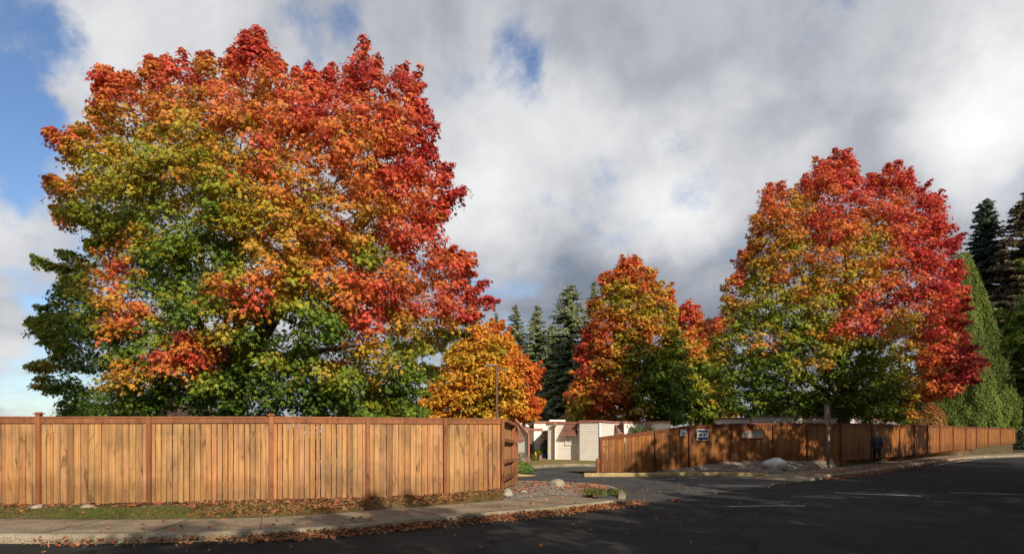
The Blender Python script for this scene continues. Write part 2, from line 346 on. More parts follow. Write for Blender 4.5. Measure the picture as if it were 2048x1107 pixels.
def maple(name, label, base, Y, poly, tpts, palette, ncl, nleaf, ls, cr, seed, kind='maple', depth=.42, thin=0.0, zb=0.2, trunk=.32, crotch=.22, limbs=12, group=None, cat='tree'):
    r = np.random.RandomState(seed); rr = random.Random(seed)
    poly = [(float(a), float(b)) for a, b in poly]; pa = np.array(poly); mn = pa.min(0); mx = pa.max(0); wpx = mx[0]-mn[0]
    m = Y/F; crpx = cr/m
    cand = r.uniform(mn, mx, size=(60000, 2)); cand = cand[inside(cand, poly)]; d = edgedist(cand, poly)
    keep = d > crpx*.46; cand = cand[keep]; d = d[keep]
    Rr = wpx*.42; T = depth*wpx*m*np.sqrt(np.clip(1-(1-np.minimum(d/Rr, 1))**2, 0, 1))
    u = r.uniform(size=len(cand)); s = r.uniform(size=len(cand))
    off = np.where(u < .5, -T*(.72+.28*s), np.where(u < .74, T*(.7+.3*s), T*(2*s-1)*.7))
    Yc = Y+off; W = np.stack([(cand[:, 0]-CX)/F*Yc, Yc, CAMZ+(HZ-cand[:, 1])/F*Yc], 1)
    hole = (off < -.5*T) & (sinnoise(W, seed+5, 1.5/cr, 9) > .48) & (d > crpx*1.2)
    W = W[~hole]; cand = cand[~hole]; d = d[~hole]
    # dart throwing
    sel = []; 
    mind = cr*.56
    S = np.zeros((0, 3))
    for i in range(len(W)):
        if len(sel) >= ncl: break
        if len(sel) and np.min(np.sum((S-W[i])**2, 1)) < mind*mind: continue
        sel.append(i); S = W[sel]
    C = W[sel]; cp = cand[sel]; dc = d[sel]; nC = len(C); rad = cr*r.uniform(.5, 1.3, size=nC); rad = np.where(dc < crpx*1.0, np.minimum(rad, cr*.72), rad)
    # young shoots standing out of the edge of the crown
    cen = np.array([.5*(mn[0]+mx[0]), mn[1]*.45+mx[1]*.55]); ed = np.where((dc < crpx*1.3) & (cp[:, 1] < mx[1]-.12*(mx[1]-mn[1])))[0]; ex = []; exr = []; exp_ = []
    for i in r.choice(ed, size=min(len(ed), int(nC*.10)), replace=False):
        v = cp[i]-cen; v = v/np.linalg.norm(v); v = v+np.array([r.normal()*.25, -.45]); v /= np.linalg.norm(v); L = cr*r.uniform(.5, 1.25); nst = 3
        for k in range(nst):
            q = L*(.45+.55*k/(nst-1)); ex.append(C[i]+np.array([v[0]*q, r.normal()*.1*cr, -v[1]*q])); exr.append(cr*(.42-.11*k)); exp_.append(cp[i])
    if ex: C = np.concatenate([C, ex]); cp = np.concatenate([cp, exp_]); rad = np.concatenate([rad, exr]); nC = len(C)
    cx = (base-CX)/F*Y; zt = CAMZ+(HZ-mn[1])/F*Y
    axis = np.stack([np.full(nC, (0.5*(mn[0]+mx[0])-CX)/F*Y), np.full(nC, Y), C[:, 2]*.75+zb*.25], 1)
    out = unit(C-axis)
    # autumn colour of each clump
    tp = np.array(tpts, float); dd = np.sum((cp[:, None, :]-tp[None, :, :2])**2, 2); w = 1/(dd+120.0)**2.2
    tcl = (w*tp[None, :, 2]).sum(1)/w.sum(1) + r.normal(size=nC)*.095 - .03
    root = thing(name, (cx, Y, zb), label, cat, group)
    axis_c = np.array([cx, Y, zb+(zt-zb)*.4])
    # leaves
    nsp = 9; per = max(2, int(round(nleaf/nsp)))
    ci = np.repeat(np.arange(nC), nsp)
    sd_ = unit(r.normal(size=(len(ci), 3)) + out[ci]*.9 + np.array([0, 0, .5]))
    sp = C[ci] + sd_*rad[ci][:, None]*(r.uniform(.35, 1.0, size=len(ci))[:, None])*np.array([1, 1, .62])
    li = np.repeat(np.arange(len(ci)), per)
    ang = r.uniform(0, 6.283, size=len(li)); rc = rad[ci[li]]; rd = np.sqrt(r.uniform(size=len(li)))*(.08+rc*.40)
    hd = np.stack([np.cos(ang), np.sin(ang), np.zeros(len(li))], 1)
    pos = sp[li] + hd*rd[:, None]; pos[:, 2] += -rd**2/(cr*.42)*.6 + r.normal(size=len(li))*rc*.10
    nrm = hd*.55 + sd_[li]*.45 + np.array([0, 0, .75]) + r.normal(size=(len(li), 3))*.42
    tip = hd*.8 + sd_[li]*.3 + np.array([0, 0, -.55]) + r.normal(size=(len(li), 3))*.3
    t = tcl[ci[li]] + r.normal(size=len(ci))[li]*.07 + sinnoise(pos, seed, 1.7)*.07 + r.normal(size=len(li))*.035
    col = pal(t, palette)*r.uniform(.78, 1.22, size=len(li))[:, None]*(1+.12*r.normal(size=len(ci))[li][:, None])
    size = ls*r.uniform(.55, 1.3, size=len(li))
    k = r.uniform(size=len(li)) < np.clip((rc/cr)**1.5+.12, 0, 1);
    if True: pos, nrm, tip, size, col = pos[k], nrm[k], tip[k], size[k], col[k]
    cloud('crown', pos, nrm, tip, size, col, kind, M['leaf'], root)
    # trunk and limbs
    mb = MB(); H = zt-zb; zc = zb+H*crotch
    t0 = Vector((cx, Y, zb)); t1 = Vector((cx+rr.uniform(-.1, .1), Y, zc))
    mb.tube([t0+Vector((0, 0, -.2)), t0+Vector((0, 0, .3)), t1], [trunk*1.35, trunk*1.05, trunk*.9], 10)
    br = MB(); nodes = []; nr = []
    low = [i for i in range(nC) if C[i][2] > zc+.5]; targets = [max(low, key=lambda i: C[i][2])]
    dmin = np.linalg.norm(C-C[targets[0]], axis=1); ok = np.isin(np.arange(nC), low)
    while len(targets) < limbs: k = int(np.argmax(np.where(ok, dmin, -1))); targets.append(k); dmin = np.minimum(dmin, np.linalg.norm(C-C[k], axis=1))
    for i in targets:
        e = Vector(C[i]); e = Vector(t1)*.30+e*.70; mid = t1.lerp(e, .45)+Vector((0, 0, (e-t1).length*.16))+Vector((rr.uniform(-.4, .4), rr.uniform(-.4, .4), 0))
        pts = []; 
        for k in range(9):
            q = k/8; a = t1.lerp(mid, q); b2 = mid.lerp(e, q); p = a.lerp(b2, q)+Vector((rr.uniform(-.06, .06),)*3)*(0 if k == 0 else 1); pts.append(p)
        rs = [trunk*.55*(1-q/8*.88) for q in range(9)]; mb.tube(pts, rs, 7); nodes += pts[2:]; nr += rs[2:]
    ND = [tuple(p) for p in nodes]; NR = list(nr); ax0 = np.array([cx, Y, 0.0])
    od = sorted(range(nC), key=lambda i: np.linalg.norm((C[i]-axis_c)*np.array([1, 1, .8])))
    NA = np.zeros((len(ND)+nC, 3)); NA[:len(ND)] = ND; cnt = len(ND)
    for i in od:
        dd_ = np.linalg.norm(NA[:cnt]-C[i], axis=1) + np.maximum(0, NA[:cnt, 2]-C[i][2])*.8; k = int(np.argmin(dd_)); a = Vector(NA[k]); e = Vector(C[i])
        mid = a.lerp(e, .5)+Vector((rr.uniform(-.15, .15), rr.uniform(-.15, .15), (e-a).length*.10)); r0 = min(NR[k]*.75, .03+.012*(e-a).length)
        br.tube([a, mid, e], [r0, r0*.8, r0*.55], 4); NA[cnt] = C[i]; NR.append(max(.006, r0*.6)); cnt += 1
        for q in range(3):
            s2 = Vector(sp[i*nsp+q*3]); br.tube([mid.lerp(e, .6), s2], [min(r0*.35, .01), .004], 3)
    if ncl*0 == 0:
        mb.build('trunk', M['bark'], root, smooth=True); br.build('branches', M['bark'], root, smooth=True)
    return root
def copy_tree(o, loc, rz=0.0, label=None, scale=None):
    c = o.copy(); scene.collection.objects.link(c); c.location = loc; c.rotation_euler = (0, 0, rz)
    if scale: c.scale = (scale,)*3
    if label: c['label'] = label
    for ch in list(o.children):
        d = ch.copy(); scene.collection.objects.link(d); d.parent = c
    return c
def conifer(name, label, px, pytop, Y, wpx, seed, pal_=((.012, .022, .010), (.055, .075, .028)), zb=0.0, bare=.08, dens=1.0, power=.75, group=None, ssz=.5):
    r = np.random.RandomState(seed); rr = random.Random(seed)
    top = P(px, pytop, Y); H = top.z-zb; x0 = top.x; Rm = wpx*.5*Y/F
    root = thing(name, (x0, Y, zb), label, 'tree', group)
    mb = MB(); mb.tube([(x0, Y, zb-.2), (x0, Y, zb+H*.5), (x0, Y, zb+H)], [H*.016+.05, H*.009+.03, .012], 8)
    PS = []; DR = []; SD = []; SZ = []; z = zb+H*bare
    lean = rr.uniform(0, 6)
    while z < zb+H*.985:
        q = (z-zb)/H; L0 = Rm*(1-q)**power*(1.0 if q > .2 else .85+.75*q)
        nb = max(4, int(round((7 if q < .8 else 5)*dens)))
        for k in range(nb):
            a = rr.uniform(0, 6.283); L = max(.12, L0*rr.uniform(.62, 1.15)); z1 = z+rr.uniform(-.2, .2)
            d = np.array([math.cos(a), math.sin(a), 0]); up = .25*(q-.35)
            npt = max(3, int(L/.16*dens)); s = (np.arange(npt)+r.uniform(size=npt)*.8)/npt
            pz = z1 + L*(up*s - .28*s**2*(1.2-q)) + .06*L*s**4
            p0 = np.stack([x0+d[0]*L*s, Y+d[1]*L*s, pz], 1)
            mb.tube([(x0, Y, z1), tuple(p0[npt//2]), tuple(p0[-1])], [.018+.008*L, .012, .004], 3)
            for sg in (-1, 1, 0):
                sdir = np.stack([d*.75 + sg*np.array([-d[1], d[0], 0])*.9 + np.array([0, 0, -.16])]*npt)+r.normal(size=(npt, 3))*.16
                sz = ssz*(1-.35*s)*r.uniform(.7, 1.2, size=npt)*(.55+.45*min(1, L/1.2))
                PS.append(p0+unit(sdir)*sz[:, None]*.4 + r.normal(size=(npt, 3))*.03); DR.append(sdir); SZ.append(sz)
        z += max(.16, H*.019)*(1-.45*q)/dens**.5
    PS = np.concatenate(PS); DR = np.concatenate(DR); SZ = np.concatenate(SZ)
    SZ = np.maximum(SZ, .12)
    rad_ = PS-np.array([x0, Y, 0]); rad_[:, 2] = 0; nr = np.tile([0, 0, .65], (len(PS), 1)) + unit(rad_)*.6 + r.normal(size=(len(PS), 3))*.45
    t = np.clip(.45+sinnoise(PS, seed, 1.5)*.25+r.normal(size=len(PS))*.22, 0, 1)[:, None]
    col = np.array(pal_[0])*(1-t)+np.array(pal_[1])*t
    cloud('foliage', PS, nr, DR, SZ, col, 'spray', M['needle'], root); mb.build('trunk', M['fir_bark'], root)
    return root
def shrub(name, label, c, rx, ry, rz, n, ls, palette, seed, kind='tri', cat='shrub', stems=6, flat=0.0, group=None, mat='leaf', cone=False):
    r = np.random.RandomState(seed); c = np.array(c, float)
    root = thing(name, tuple(c), label, cat, group)
    u = unit(r.normal(size=(n, 3))); u[:, 2] = np.abs(u[:, 2]); 
    rad = r.uniform(.6, 1.0, size=n)**.6 * (1+.14*sinnoise(u*3, seed, 2.2))
    if cone:
        h = 1-np.sqrt(1-r.uniform(size=n)*.998); a = r.uniform(0, 6.283, size=n)
        rr_ = (1-h)**.64*(np.minimum(1, .80+h*1.6))*(1+.07*np.sin(a*7+h*3)+.09*sinnoise(np.stack([np.cos(a)*2, np.sin(a)*2, h*9], 1), seed, 2.5)+.07*sinnoise(np.stack([np.cos(a)*3, np.sin(a)*3, h*12], 1), seed+1, 6.0))*r.uniform(.80, 1.0, size=n)
        u = np.stack([np.cos(a), np.sin(a), np.full(n, .35)], 1); pos = c+np.stack([np.cos(a)*rr_*rx, np.sin(a)*rr_*ry, h*rz], 1)
    else: pos = c+u*np.array([rx, ry, rz])*rad[:, None]
    nrm = u+r.normal(size=(n, 3))*.5+np.array([0, 0, .3]); tip = u*.6+r.normal(size=(n, 3))*.5+np.array([0, 0, .3 if cone else flat])
    if cone: nrm = u+r.normal(size=(n, 3))*.6; tip = np.array([0, 0, 1.0])+u*.5+r.normal(size=(n, 3))*.3
    t = np.clip(.5+.35*sinnoise(pos-c, seed, 4/max(rx, .3))+r.normal(size=n)*.16, 0, 1)
    cloud('foliage', pos, nrm, tip, ls*r.uniform(.7, 1.3, size=n), pal(t, palette)*r.uniform(.8, 1.2, size=n)[:, None], kind, M[mat], root)
    mb = MB(); rr = random.Random(seed)
    if cone: mb.tube([c+np.array([0, 0, -.1]), c+np.array([0, 0, rz*.5]), c+np.array([0, 0, rz*.95])], [.28, .15, .03], 8)
    for k in range(stems):
        a = rr.uniform(0, 6.28); e = c+np.array([math.cos(a)*rx*.7, math.sin(a)*ry*.7, rz*rr.uniform(.4, .8)])
        mb.tube([tuple(c+np.array([0, 0, -.05])), tuple(c*.5+e*.5+np.array([0, 0, .1*rz])), tuple(e)], [.02+rx*.015, .015, .005], 4)
    mb.build('stems', M['bark'], root)
    return root

# ------------------------------------------------------------------ the ground, road, kerbs
def catmull(pts, n=10):
    pts = [Vector(p) for p in pts]; out = []
    for i in range(len(pts)-1):
        p0 = pts[max(i-1, 0)]; p1 = pts[i]; p2 = pts[i+1]; p3 = pts[min(i+2, len(pts)-1)]
        for k in range(n):
            t = k/n; out.append(.5*((2*p1)+(-p0+p2)*t+(2*p0-5*p1+4*p2-p3)*t*t+(-p0+3*p1-3*p2+p3)*t**3))
    out.append(pts[-1]); return out
def offset(pl, d):
    out = []
    for i, p in enumerate(pl):
        t = pl[min(i+1, len(pl)-1)]-pl[max(i-1, 0)]; t.z = 0; t.normalize(); out.append(p+Vector((-t.y, t.x, 0))*d)
    return out
K = catmull([Vector((-60, 9.6, 0)), Vector((-30, 10.4, 0)), Vector((-14, 10.75, 0)), G(0, 1086), G(250, 1085.5), G(500, 1079), G(700, 1066), G(865, 1050), G(1010, 1036), G(1110, 1026), G(1197, 1016),
             G(1290, 1005), G(1420, 987), G(1560, 968), G(1642, 958), G(1707, 950), G(1766, 941.5), G(1854, 928), G(1950, 916), Vector((40, 52.5, 0)), Vector((56, 64, 0)), Vector((90, 84, 0)), Vector((150, 110, 0))], 12)
KP = [PX(p) if p.y > 1 else -999 for p in K]
def idx(px): return min(range(len(K)), key=lambda i: abs(KP[i]-px) if -8.5 < K[i].x < 45 else 1e9)
iL = idx(1293); iR = idx(1600)
def strip(name, a, b, za, zb_, mat, flip=False):
    mb = MB(); vs = []
    for i in range(len(a)):
        va = za[i] if hasattr(za, '__len__') else za; vb = zb_[i] if hasattr(zb_, '__len__') else zb_
        vs += [(a[i].x, a[i].y, va), (b[i].x, b[i].y, vb)]
    mb.add(vs, [(2*i, 2*i+2, 2*i+3, 2*i+1) for i in range(len(a)-1)]); return mb.build(name, mat)
# ground sheet to the horizon
mb = MB(); mb.add([(-1500, -800, -.12), (1500, -800, -.12), (1500, 2500, -.12), (-1500, 2500, -.12)], [(0, 1, 2, 3)])
tag(mb.build('ground', M['ground']), kind='structure')
near = offset(K, -8.1)
tag(strip('road', near, K, 0.0, 0.0, M['asphalt']), kind='structure')
# near verge behind the camera side
far_off = offset(K, -45); nk = offset(K, -8.28)
tag(strip('near_verge', far_off, nk, .10, .12, M['verge']), kind='structure')
tag(strip('near_kerb', nk, near, .125, .0, M['kerb']), kind='structure')
# driveway and parking
dv = [K[i].copy() for i in range(idx(1240), iR+8)]
pl = [Vector((v.x, v.y, .0)) for v in dv] + [Vector((14, 30, 0)), Vector((14, 37.2, 0)), Vector((-16, 37.2, 0)), Vector((-16, 19, 0)), Vector((-.6, 18.2, 0))]
mb = MB(); mb.add([(p.x, p.y, .006 if i < len(dv) else .012) for i, p in enumerate(pl)], [tuple(range(len(pl)))])
tag(mb.build('driveway', M['drive']), kind='structure')
# dark joint between driveway and road
j0 = K[iL-2:iR+2]
tag(strip('driveway_joint', offset(j0, -.04), offset(j0, .05), .009, .013, M['soil']), kind='structure')
# kerbs and pavement left and right
def kerb_run(name, seg, taper_end=0, taper_start=0):
    n = len(seg); h = [0.15]*n
    for k in range(taper_end): h[n-1-k] = .15*(k/taper_end)*.9+.018
    for k in range(taper_start): h[k] = .15*(k/taper_start)*.9+.018
    o1 = offset(seg, .03); o2 = offset(seg, .19); o3 = offset(seg, .20); mb = MB(); vs = []
    rr = random.Random(3)
    for i in range(n):
        w = rr.uniform(-.006, .006)
        vs += [(seg[i].x, seg[i].y, -.05), (seg[i].x, seg[i].y, h[i]*.55), (o1[i].x, o1[i].y, h[i]*.93+w), (o1[i].x*.7+o2[i].x*.3, o1[i].y*.7+o2[i].y*.3, h[i]+w), (o2[i].x, o2[i].y, h[i]), (o3[i].x, o3[i].y, h[i]-.05)]
    mb.add(vs, [(6*i+k, 6*i+6+k, 6*i+7+k, 6*i+1+k) for i in range(n-1) for k in range(5)]); return mb.build(name, M['kerb'], smooth=True), h
sL = K[:iL+1]; sR = K[iR:]
kl, hL = kerb_run('kerb', sL, taper_end=7); kr, hR = kerb_run('kerb', sR, taper_start=8)
tag(kl, kind='structure'); tag(kr, kind='structure')
swL0 = offset(sL, .20); swL1 = offset(sL, 1.9); swR0 = offset(sR, .20); swR1 = offset(sR, 1.95)
tag(strip('sidewalk', swL0, swL1, [h-.006 for h in hL], [max(h, .03)-.002 for h in hL], M['concrete']), kind='structure')
tag(strip('sidewalk', swR0, swR1, [h-.006 for h in hR], [max(h, .03) for h in hR], M['concrete']), kind='structure')
# joints in the pavement: a thin dark line every 1.5 m
jm = MB(); acc = 0; last = swL0[0]
for sw0, sw1 in ((swL0, swL1), (swR0, swR1)):
    for i in range(1, len(sw0)-8):
        acc += (sw0[i]-sw0[i-1]).length
        if acc > 1.6 and sw0[i].y < 60 and abs(sw0[i].x) < 40:
            acc = 0; a = sw0[i]; b_ = sw1[i]; t = (sw0[i+1]-sw0[i-1]).normalized()*.009
            jm.add([(a.x-t.x, a.y-t.y, .149), (a.x+t.x, a.y+t.y, .149), (b_.x+t.x, b_.y+t.y, .153), (b_.x-t.x, b_.y-t.y, .153)], [(0, 1, 2, 3)])
tag(jm.build('sidewalk_joints', M['soil']), kind='structure')
# painted edge line on the far carriageway
ip = idx(1850); el = K[ip:]; tag(strip('edge_line_or_sun_streak', offset(el, -.62), offset(el, -.48), .005, .005, M['paint']), kind='structure')

def streak(pts, w):  # thin pale strip, a streak of sunlight painted onto the asphalt
    v = [G(a, b_, .005) for a, b_ in pts]; v = catmull(v, 6); tag(strip('edge_line_or_sun_streak', offset(v, -w/2), offset(v, w/2), .005, .005, M['sun_streak']), kind='structure')
streak([(1455, 1012), (1520, 1010.5), (1570, 1010), (1612, 1010.5)], .10)
streak([(1668, 984), (1730, 987), (1790, 988.5), (1842, 991)], .13)
streak([(1900, 984), (1980, 986), (2060, 989)], .10)
# ------------------------------------------------------------------ fence lines (pixel column -> distance, base and top height)
LF = dict(px=[-700, 0, 300, 543, 738, 888, 1005], Y=[13.9, 13.9, 14.0, 14.4, 15.1, 16.05, 17.2], b=[1010, 1010, 1006, 1000, 996, 988, 977], t=[831, 832, 832, 832, 833.5, 835, 836])
RF = dict(px=[1201, 1310, 1378, 1462, 1545, 1612, 1680, 1742, 1797, 1827, 1853, 1878, 1905, 1930, 1952, 1975, 2000, 2030],
          Y=[28.3, 28.8, 29.2, 30.0, 30.8, 31.6, 33.2, 36.6, 40.4, 42.6, 44.6, 46.8, 50, 54, 58, 62, 68, 76],
          b=[945, 943, 934, 922, 920, 921, 920, 917, 912, 909, 906, 904, 900, 898, 895, 892, 889, 886], t=[873, 860, 850, 846, 845, 845, 845, 846, 848, 848.5, 849, 850, 851, 852, 853, 854, 855, 856])
def fpt(Fn, px, which, dy=0.0):
    Y = float(np.interp(px, Fn['px'], Fn['Y'])); py = float(np.interp(px, Fn['px'], Fn[which])); v = P(px, py, Y); v.y += dy; return v
def terrain(name, front, back, rows, mat, nz=.03, seed=1, prof=1.0, beyond=None):
    r = np.random.RandomState(seed); mb = MB(); vs = []; n = len(front)
    for i in range(n):
        for j in range(rows+1):
            q = j/rows; p = front[i].lerp(back[i], q); z = front[i].z+(back[i].z-front[i].z)*q**prof
            if 0 < j < rows: z += nz*(math.sin(p.x*3.1+seed)*.3+math.sin(p.y*4.3+p.x*1.7)*.3+r.uniform(-1, 1)*.35)
            vs.append((p.x, p.y, z))
    mb.add(vs, [(i*(rows+1)+j, (i+1)*(rows+1)+j, (i+1)*(rows+1)+j+1, i*(rows+1)+j+1) for i in range(n-1) for j in range(rows)])
    return mb.build(name, mat, smooth=True)
swL1 = [Vector((p.x, p.y, max(h_, .03))) for p, h_ in zip(swL1, hL)]
swLp = [(PX(p), p) for p in swL1 if p.y > 5 and p.x > -30]; swRp = [(PX(p), p) for p in swR1 if p.x < 130]
def at_px(lst, px):
    for i in range(len(lst)-1):
        if lst[i][0] <= px <= lst[i+1][0]:
            q = (px-lst[i][0])/(lst[i+1][0]-lst[i][0]+1e-9); return lst[i][1].lerp(lst[i+1][1], q)
    return lst[0][1].copy() if px < lst[0][0] else lst[-1][1].copy()
cols = list(range(-680, 1006, 12)) + [1008]
fr = []; bk = []
for c in cols:
    p = at_px(swLp, c); p.z = .152; fr.append(p); q = fpt(LF, min(c, 1005), 'b'); q.y += .02; bk.append(q)
tag(terrain('verge', fr, bk, 10, M['verge'], .025, 4, .8), kind='structure')
bk2 = [q+Vector((0, 9, -.1)) for q in bk]
tag(terrain('back_garden', bk, bk2, 3, M['verge'], .03, 5), kind='structure')
VF, VB = fr, bk
# planted island between the fence end and the drive
isl_back = [(1008, 961.5), (1060, 962.5), (1097, 964), (1164, 966.5), (1197, 969.5), (1216, 974), (1229, 979), (1236, 983.5), (1236, 988)]
ib = catmull([G(a, b, .13) for a, b in isl_back], 5)
ibp = [(PX(p), p) for p in ib]
cols2 = list(range(1008, 1227, 6)); fr2 = []; bk3 = []
for c in cols2:
    p = at_px(swLp, c); fr2.append(p); q = at_px(sorted(ibp, key=lambda t: t[0]), c).copy(); q.z = .14; bk3.append(q)
tag(terrain('gravel_island', fr2, bk3, 10, M['gravel_bed'], .05, 8), kind='structure')
IF, IB = fr2, bk3
def kerb_line(name, pts, w, h, mat, label, seed=2):
    mb = MB(); o = offset(pts, w); vs = []; rr = random.Random(seed); n = len(pts)
    h0 = h
    for i in range(n):
        a = pts[i]; b_ = o[i]; c = rr.uniform(-.006, .006); h = h0*min(1, .15+.12*(n-1-i))
        vs += [(a.x, a.y, -.02), (a.x, a.y, h*.8+c), (a.x*.85+b_.x*.15, a.y*.85+b_.y*.15, h+c), (a.x*.15+b_.x*.85, a.y*.15+b_.y*.85, h+c), (b_.x, b_.y, h*.8), (b_.x, b_.y, -.02)]
    fs = [(6*i+k, 6*i+6+k, 6*i+7+k, 6*i+1+k) for i in range(n-1) for k in range(5)]
    fs += [(0, 1, 2, 3, 4, 5), tuple(6*(n-1)+k for k in range(5, -1, -1))]
    mb.add(vs, fs); return tag(mb.build(name, mat), kind='structure')
kerb_line('island_kerb', [Vector((p.x, p.y, 0)) for p in ib], .20, .15, M['kerb'], '')
yk = catmull([G(1169, 952.5, .01), G(1250, 952, .01), G(1320, 951.5, .01), G(1380, 950, .01), G(1450, 950, .01), G(1527, 952, .01), G(1546, 955, .01)], 6)
kerb_line('yellow_kerb', yk, .2, .15, M['yellow_kerb'], '')
yk2 = catmull([G(985, 952.5, .01), G(1020, 952, .01), G(1050, 951.5, .01), G(1072, 950, .01)], 4)
kerb_line('yellow_kerb', yk2, .25, .14, M['yellow_kerb'], '')
fk = catmull([G(980, 938, .01), G(1060, 937, .01), G(1085, 935, .01), G(1130, 932.5, .01), G(1200, 932, .01), G(1300, 932, .01)], 4)
kerb_line('lawn_kerb', fk, .22, .16, M['kerb'], '')
# lawn before the houses
mb = MB(); a = offset(fk, .2); vs = []
for p in a: vs += [(p.x, p.y, .12), (p.x*1.15, 49.5, .12)]
mb.add(vs, [(2*i, 2*i+2, 2*i+3, 2*i+1) for i in range(len(a)-1)]); tag(mb.build('lawn', M['lawn']), kind='structure')
mb = MB(); mb.add([(-60, 37, -.05), (-3, 37, -.05), (-3, 60, -.05), (-60, 60, -.05)], [(0, 1, 2, 3)]); tag(mb.build('back_lawn', M['lawn']), kind='structure')
# gravel bank before the right fence
ykb = [(PX(p), p) for p in offset(yk, .2)]
cols3 = list(range(1190, 1546, 8)) + list(range(1552, 2030, 6)); fr4 = []; bk4 = []
for c in cols3:
    if c < 1546: p = at_px(ykb, c).copy(); p.z = .13
    else: p = at_px(swRp, c).copy(); p.z = .152 if c > 1600 else .13
    fr4.append(p); q = fpt(RF, max(1201, c), 'b'); q.y += .05
    if c < 1201: q.x = (c-CX)/F*q.y
    bk4.append(q)
n_g = sum(1 for c in cols3 if c <= 1672)
tag(terrain('gravel_bank', fr4[:n_g], bk4[:n_g], 10, M['gravel_bed'], .05, 12, .75), kind='structure')
tag(terrain('dirt_verge', fr4[n_g-1:], bk4[n_g-1:], 8, M['verge'], .03, 14, .8), kind='structure')
tag(terrain('bank_behind_fence', bk4, [q+Vector((-1, 4, -.1)) for q in bk4], 2, M['verge'], .03, 15), kind='structure')

# ------------------------------------------------------------------ fences
def fence(name, label, Fn, posts, caps, mboard, mtrim, bw=.135, seed=1, gap=(.007, .020), tint=.16, start=None, slots=(), wide=()):
    rr = random.Random(seed); px0 = start if start is not None else posts[0]
    root = thing(name, tuple(fpt(Fn, (px0+posts[-1])/2, 'b')), label, 'fence')
    nodes = sorted(set([px0]+posts))
    for a, b_ in zip(nodes[:-1], nodes[1:]):
        A = fpt(Fn, a, 'b'); B = fpt(Fn, b_, 'b'); L = (Vector((B.x, B.y))-Vector((A.x, A.y))).length
        d = Vector((B.x-A.x, B.y-A.y, 0)).normalized(); nrm = Vector((d.y, -d.x, 0)); rz = math.atan2(d.y, d.x)
        At = fpt(Fn, a, 't'); Bt = fpt(Fn, b_, 't')
        n = max(2, round(L/(bw*(.78 if (seed == 21 and a == 300 or a == 543) else 1)))); w = L/n; mb = MB()
        for i in range(n):
            q0 = i/n; q1 = (i+1)/n; g = rr.uniform(*gap)
            if rr.random() < .06: g *= 2.2
            s0 = A.lerp(B, q0)+d*g*.5; s1 = A.lerp(B, q1)-d*g*.5; zt0 = At.z+(Bt.z-At.z)*q0-.14; zt1 = At.z+(Bt.z-At.z)*q1-.14
            # base follows the ground
            pm = PX(s0.lerp(s1, .5)); zb0 = fpt(Fn, min(max(pm, Fn['px'][0]), Fn['px'][-1]), 'b').z + rr.uniform(.0, .035)
            o = nrm*rr.uniform(-.004, .004); th = .018; tl = rr.uniform(-.004, .004)
            v8 = []
            for z0, z1, e in ((zb0, zb0+rr.uniform(-.01, .01), 0), (zt0, zt1, tl)):
                v8 += [s0+o+nrm*th+d*e, s1+o+nrm*th+d*e, s1+o+d*e, s0+o+d*e]
                for k, zz in zip((-4, -3, -2, -1), (z0, z1, z1, z0)): v8[k] = Vector((v8[k].x, v8[k].y, zz))
            t = 1+rr.uniform(-tint, tint); t *= (.72 if rr.random() < .08 else 1); c = (t*rr.uniform(.96, 1.04), t*rr.uniform(.93, 1.05), t*rr.uniform(.9, 1.08))
            mb.hexa(v8, c)
        mb.build('board_panel', mboard, root)
        # facing rail, cap board, two backing rails
        for off, zc, hh, dd, rn in ((.032, -.085, .115, .026, 'rail'), (-.01, -.018, .036, .13, 'cap_board'), (-.045, -.45, .09, .04, 'rail'), (-.045, -1.45, .09, .04, 'rail')):
            v8 = []; tm = MB()
            for s in (-.5, .5):
                for p_, q_ in ((A, At), (B, Bt)): pass
                a0 = Vector((A.x, A.y, At.z+zc+s*hh)); b0 = Vector((B.x, B.y, Bt.z+zc+s*hh))
                v8 += [a0+nrm*(off+dd/2), b0+nrm*(off+dd/2), b0+nrm*(off-dd/2), a0+nrm*(off-dd/2)]
            tm.hexa(v8, (rr.uniform(.9, 1.1),)*3); tm.build(rn, mtrim, root)
    for i, p in enumerate(posts):
        A = fpt(Fn, p, 'b'); At = fpt(Fn, p, 't'); q = fpt(Fn, min(p+20, Fn['px'][-1]), 'b'); q2 = fpt(Fn, max(p-20, Fn['px'][0]), 'b'); rz = math.atan2(q.y-q2.y, q.x-q2.x)
        nrm = Vector((math.sin(rz), -math.cos(rz), 0)); hgt = At.z-A.z; c = A+nrm*.035
        pm = MB(); tall = caps.get(p, 0.0)
        pm.box((c.x, c.y, A.z-.06+(hgt+.06+tall-.0)/2), (.09, .105, hgt+.06+tall), rz, (rr.uniform(.85, 1.1),)*3)
        po = pm.build('post', mtrim, root)
        if tall > 0:
            cm = MB(); cm.box((c.x, c.y, At.z+tall+.012), (.15, .15, .025), rz); cm.box((c.x, c.y, At.z+tall+.035), (.12, .12, .022), rz, taper=.6); cm.build('post_cap', mtrim, po)
    return root
fence('board_fence', 'long light brown vertical board fence under the huge maple at left', LF, [80, 300, 543, 735, 888, 1002], {80: .045, 543: .02}, M['fence'], M['trim'], .142, 21, start=-500, tint=.11)
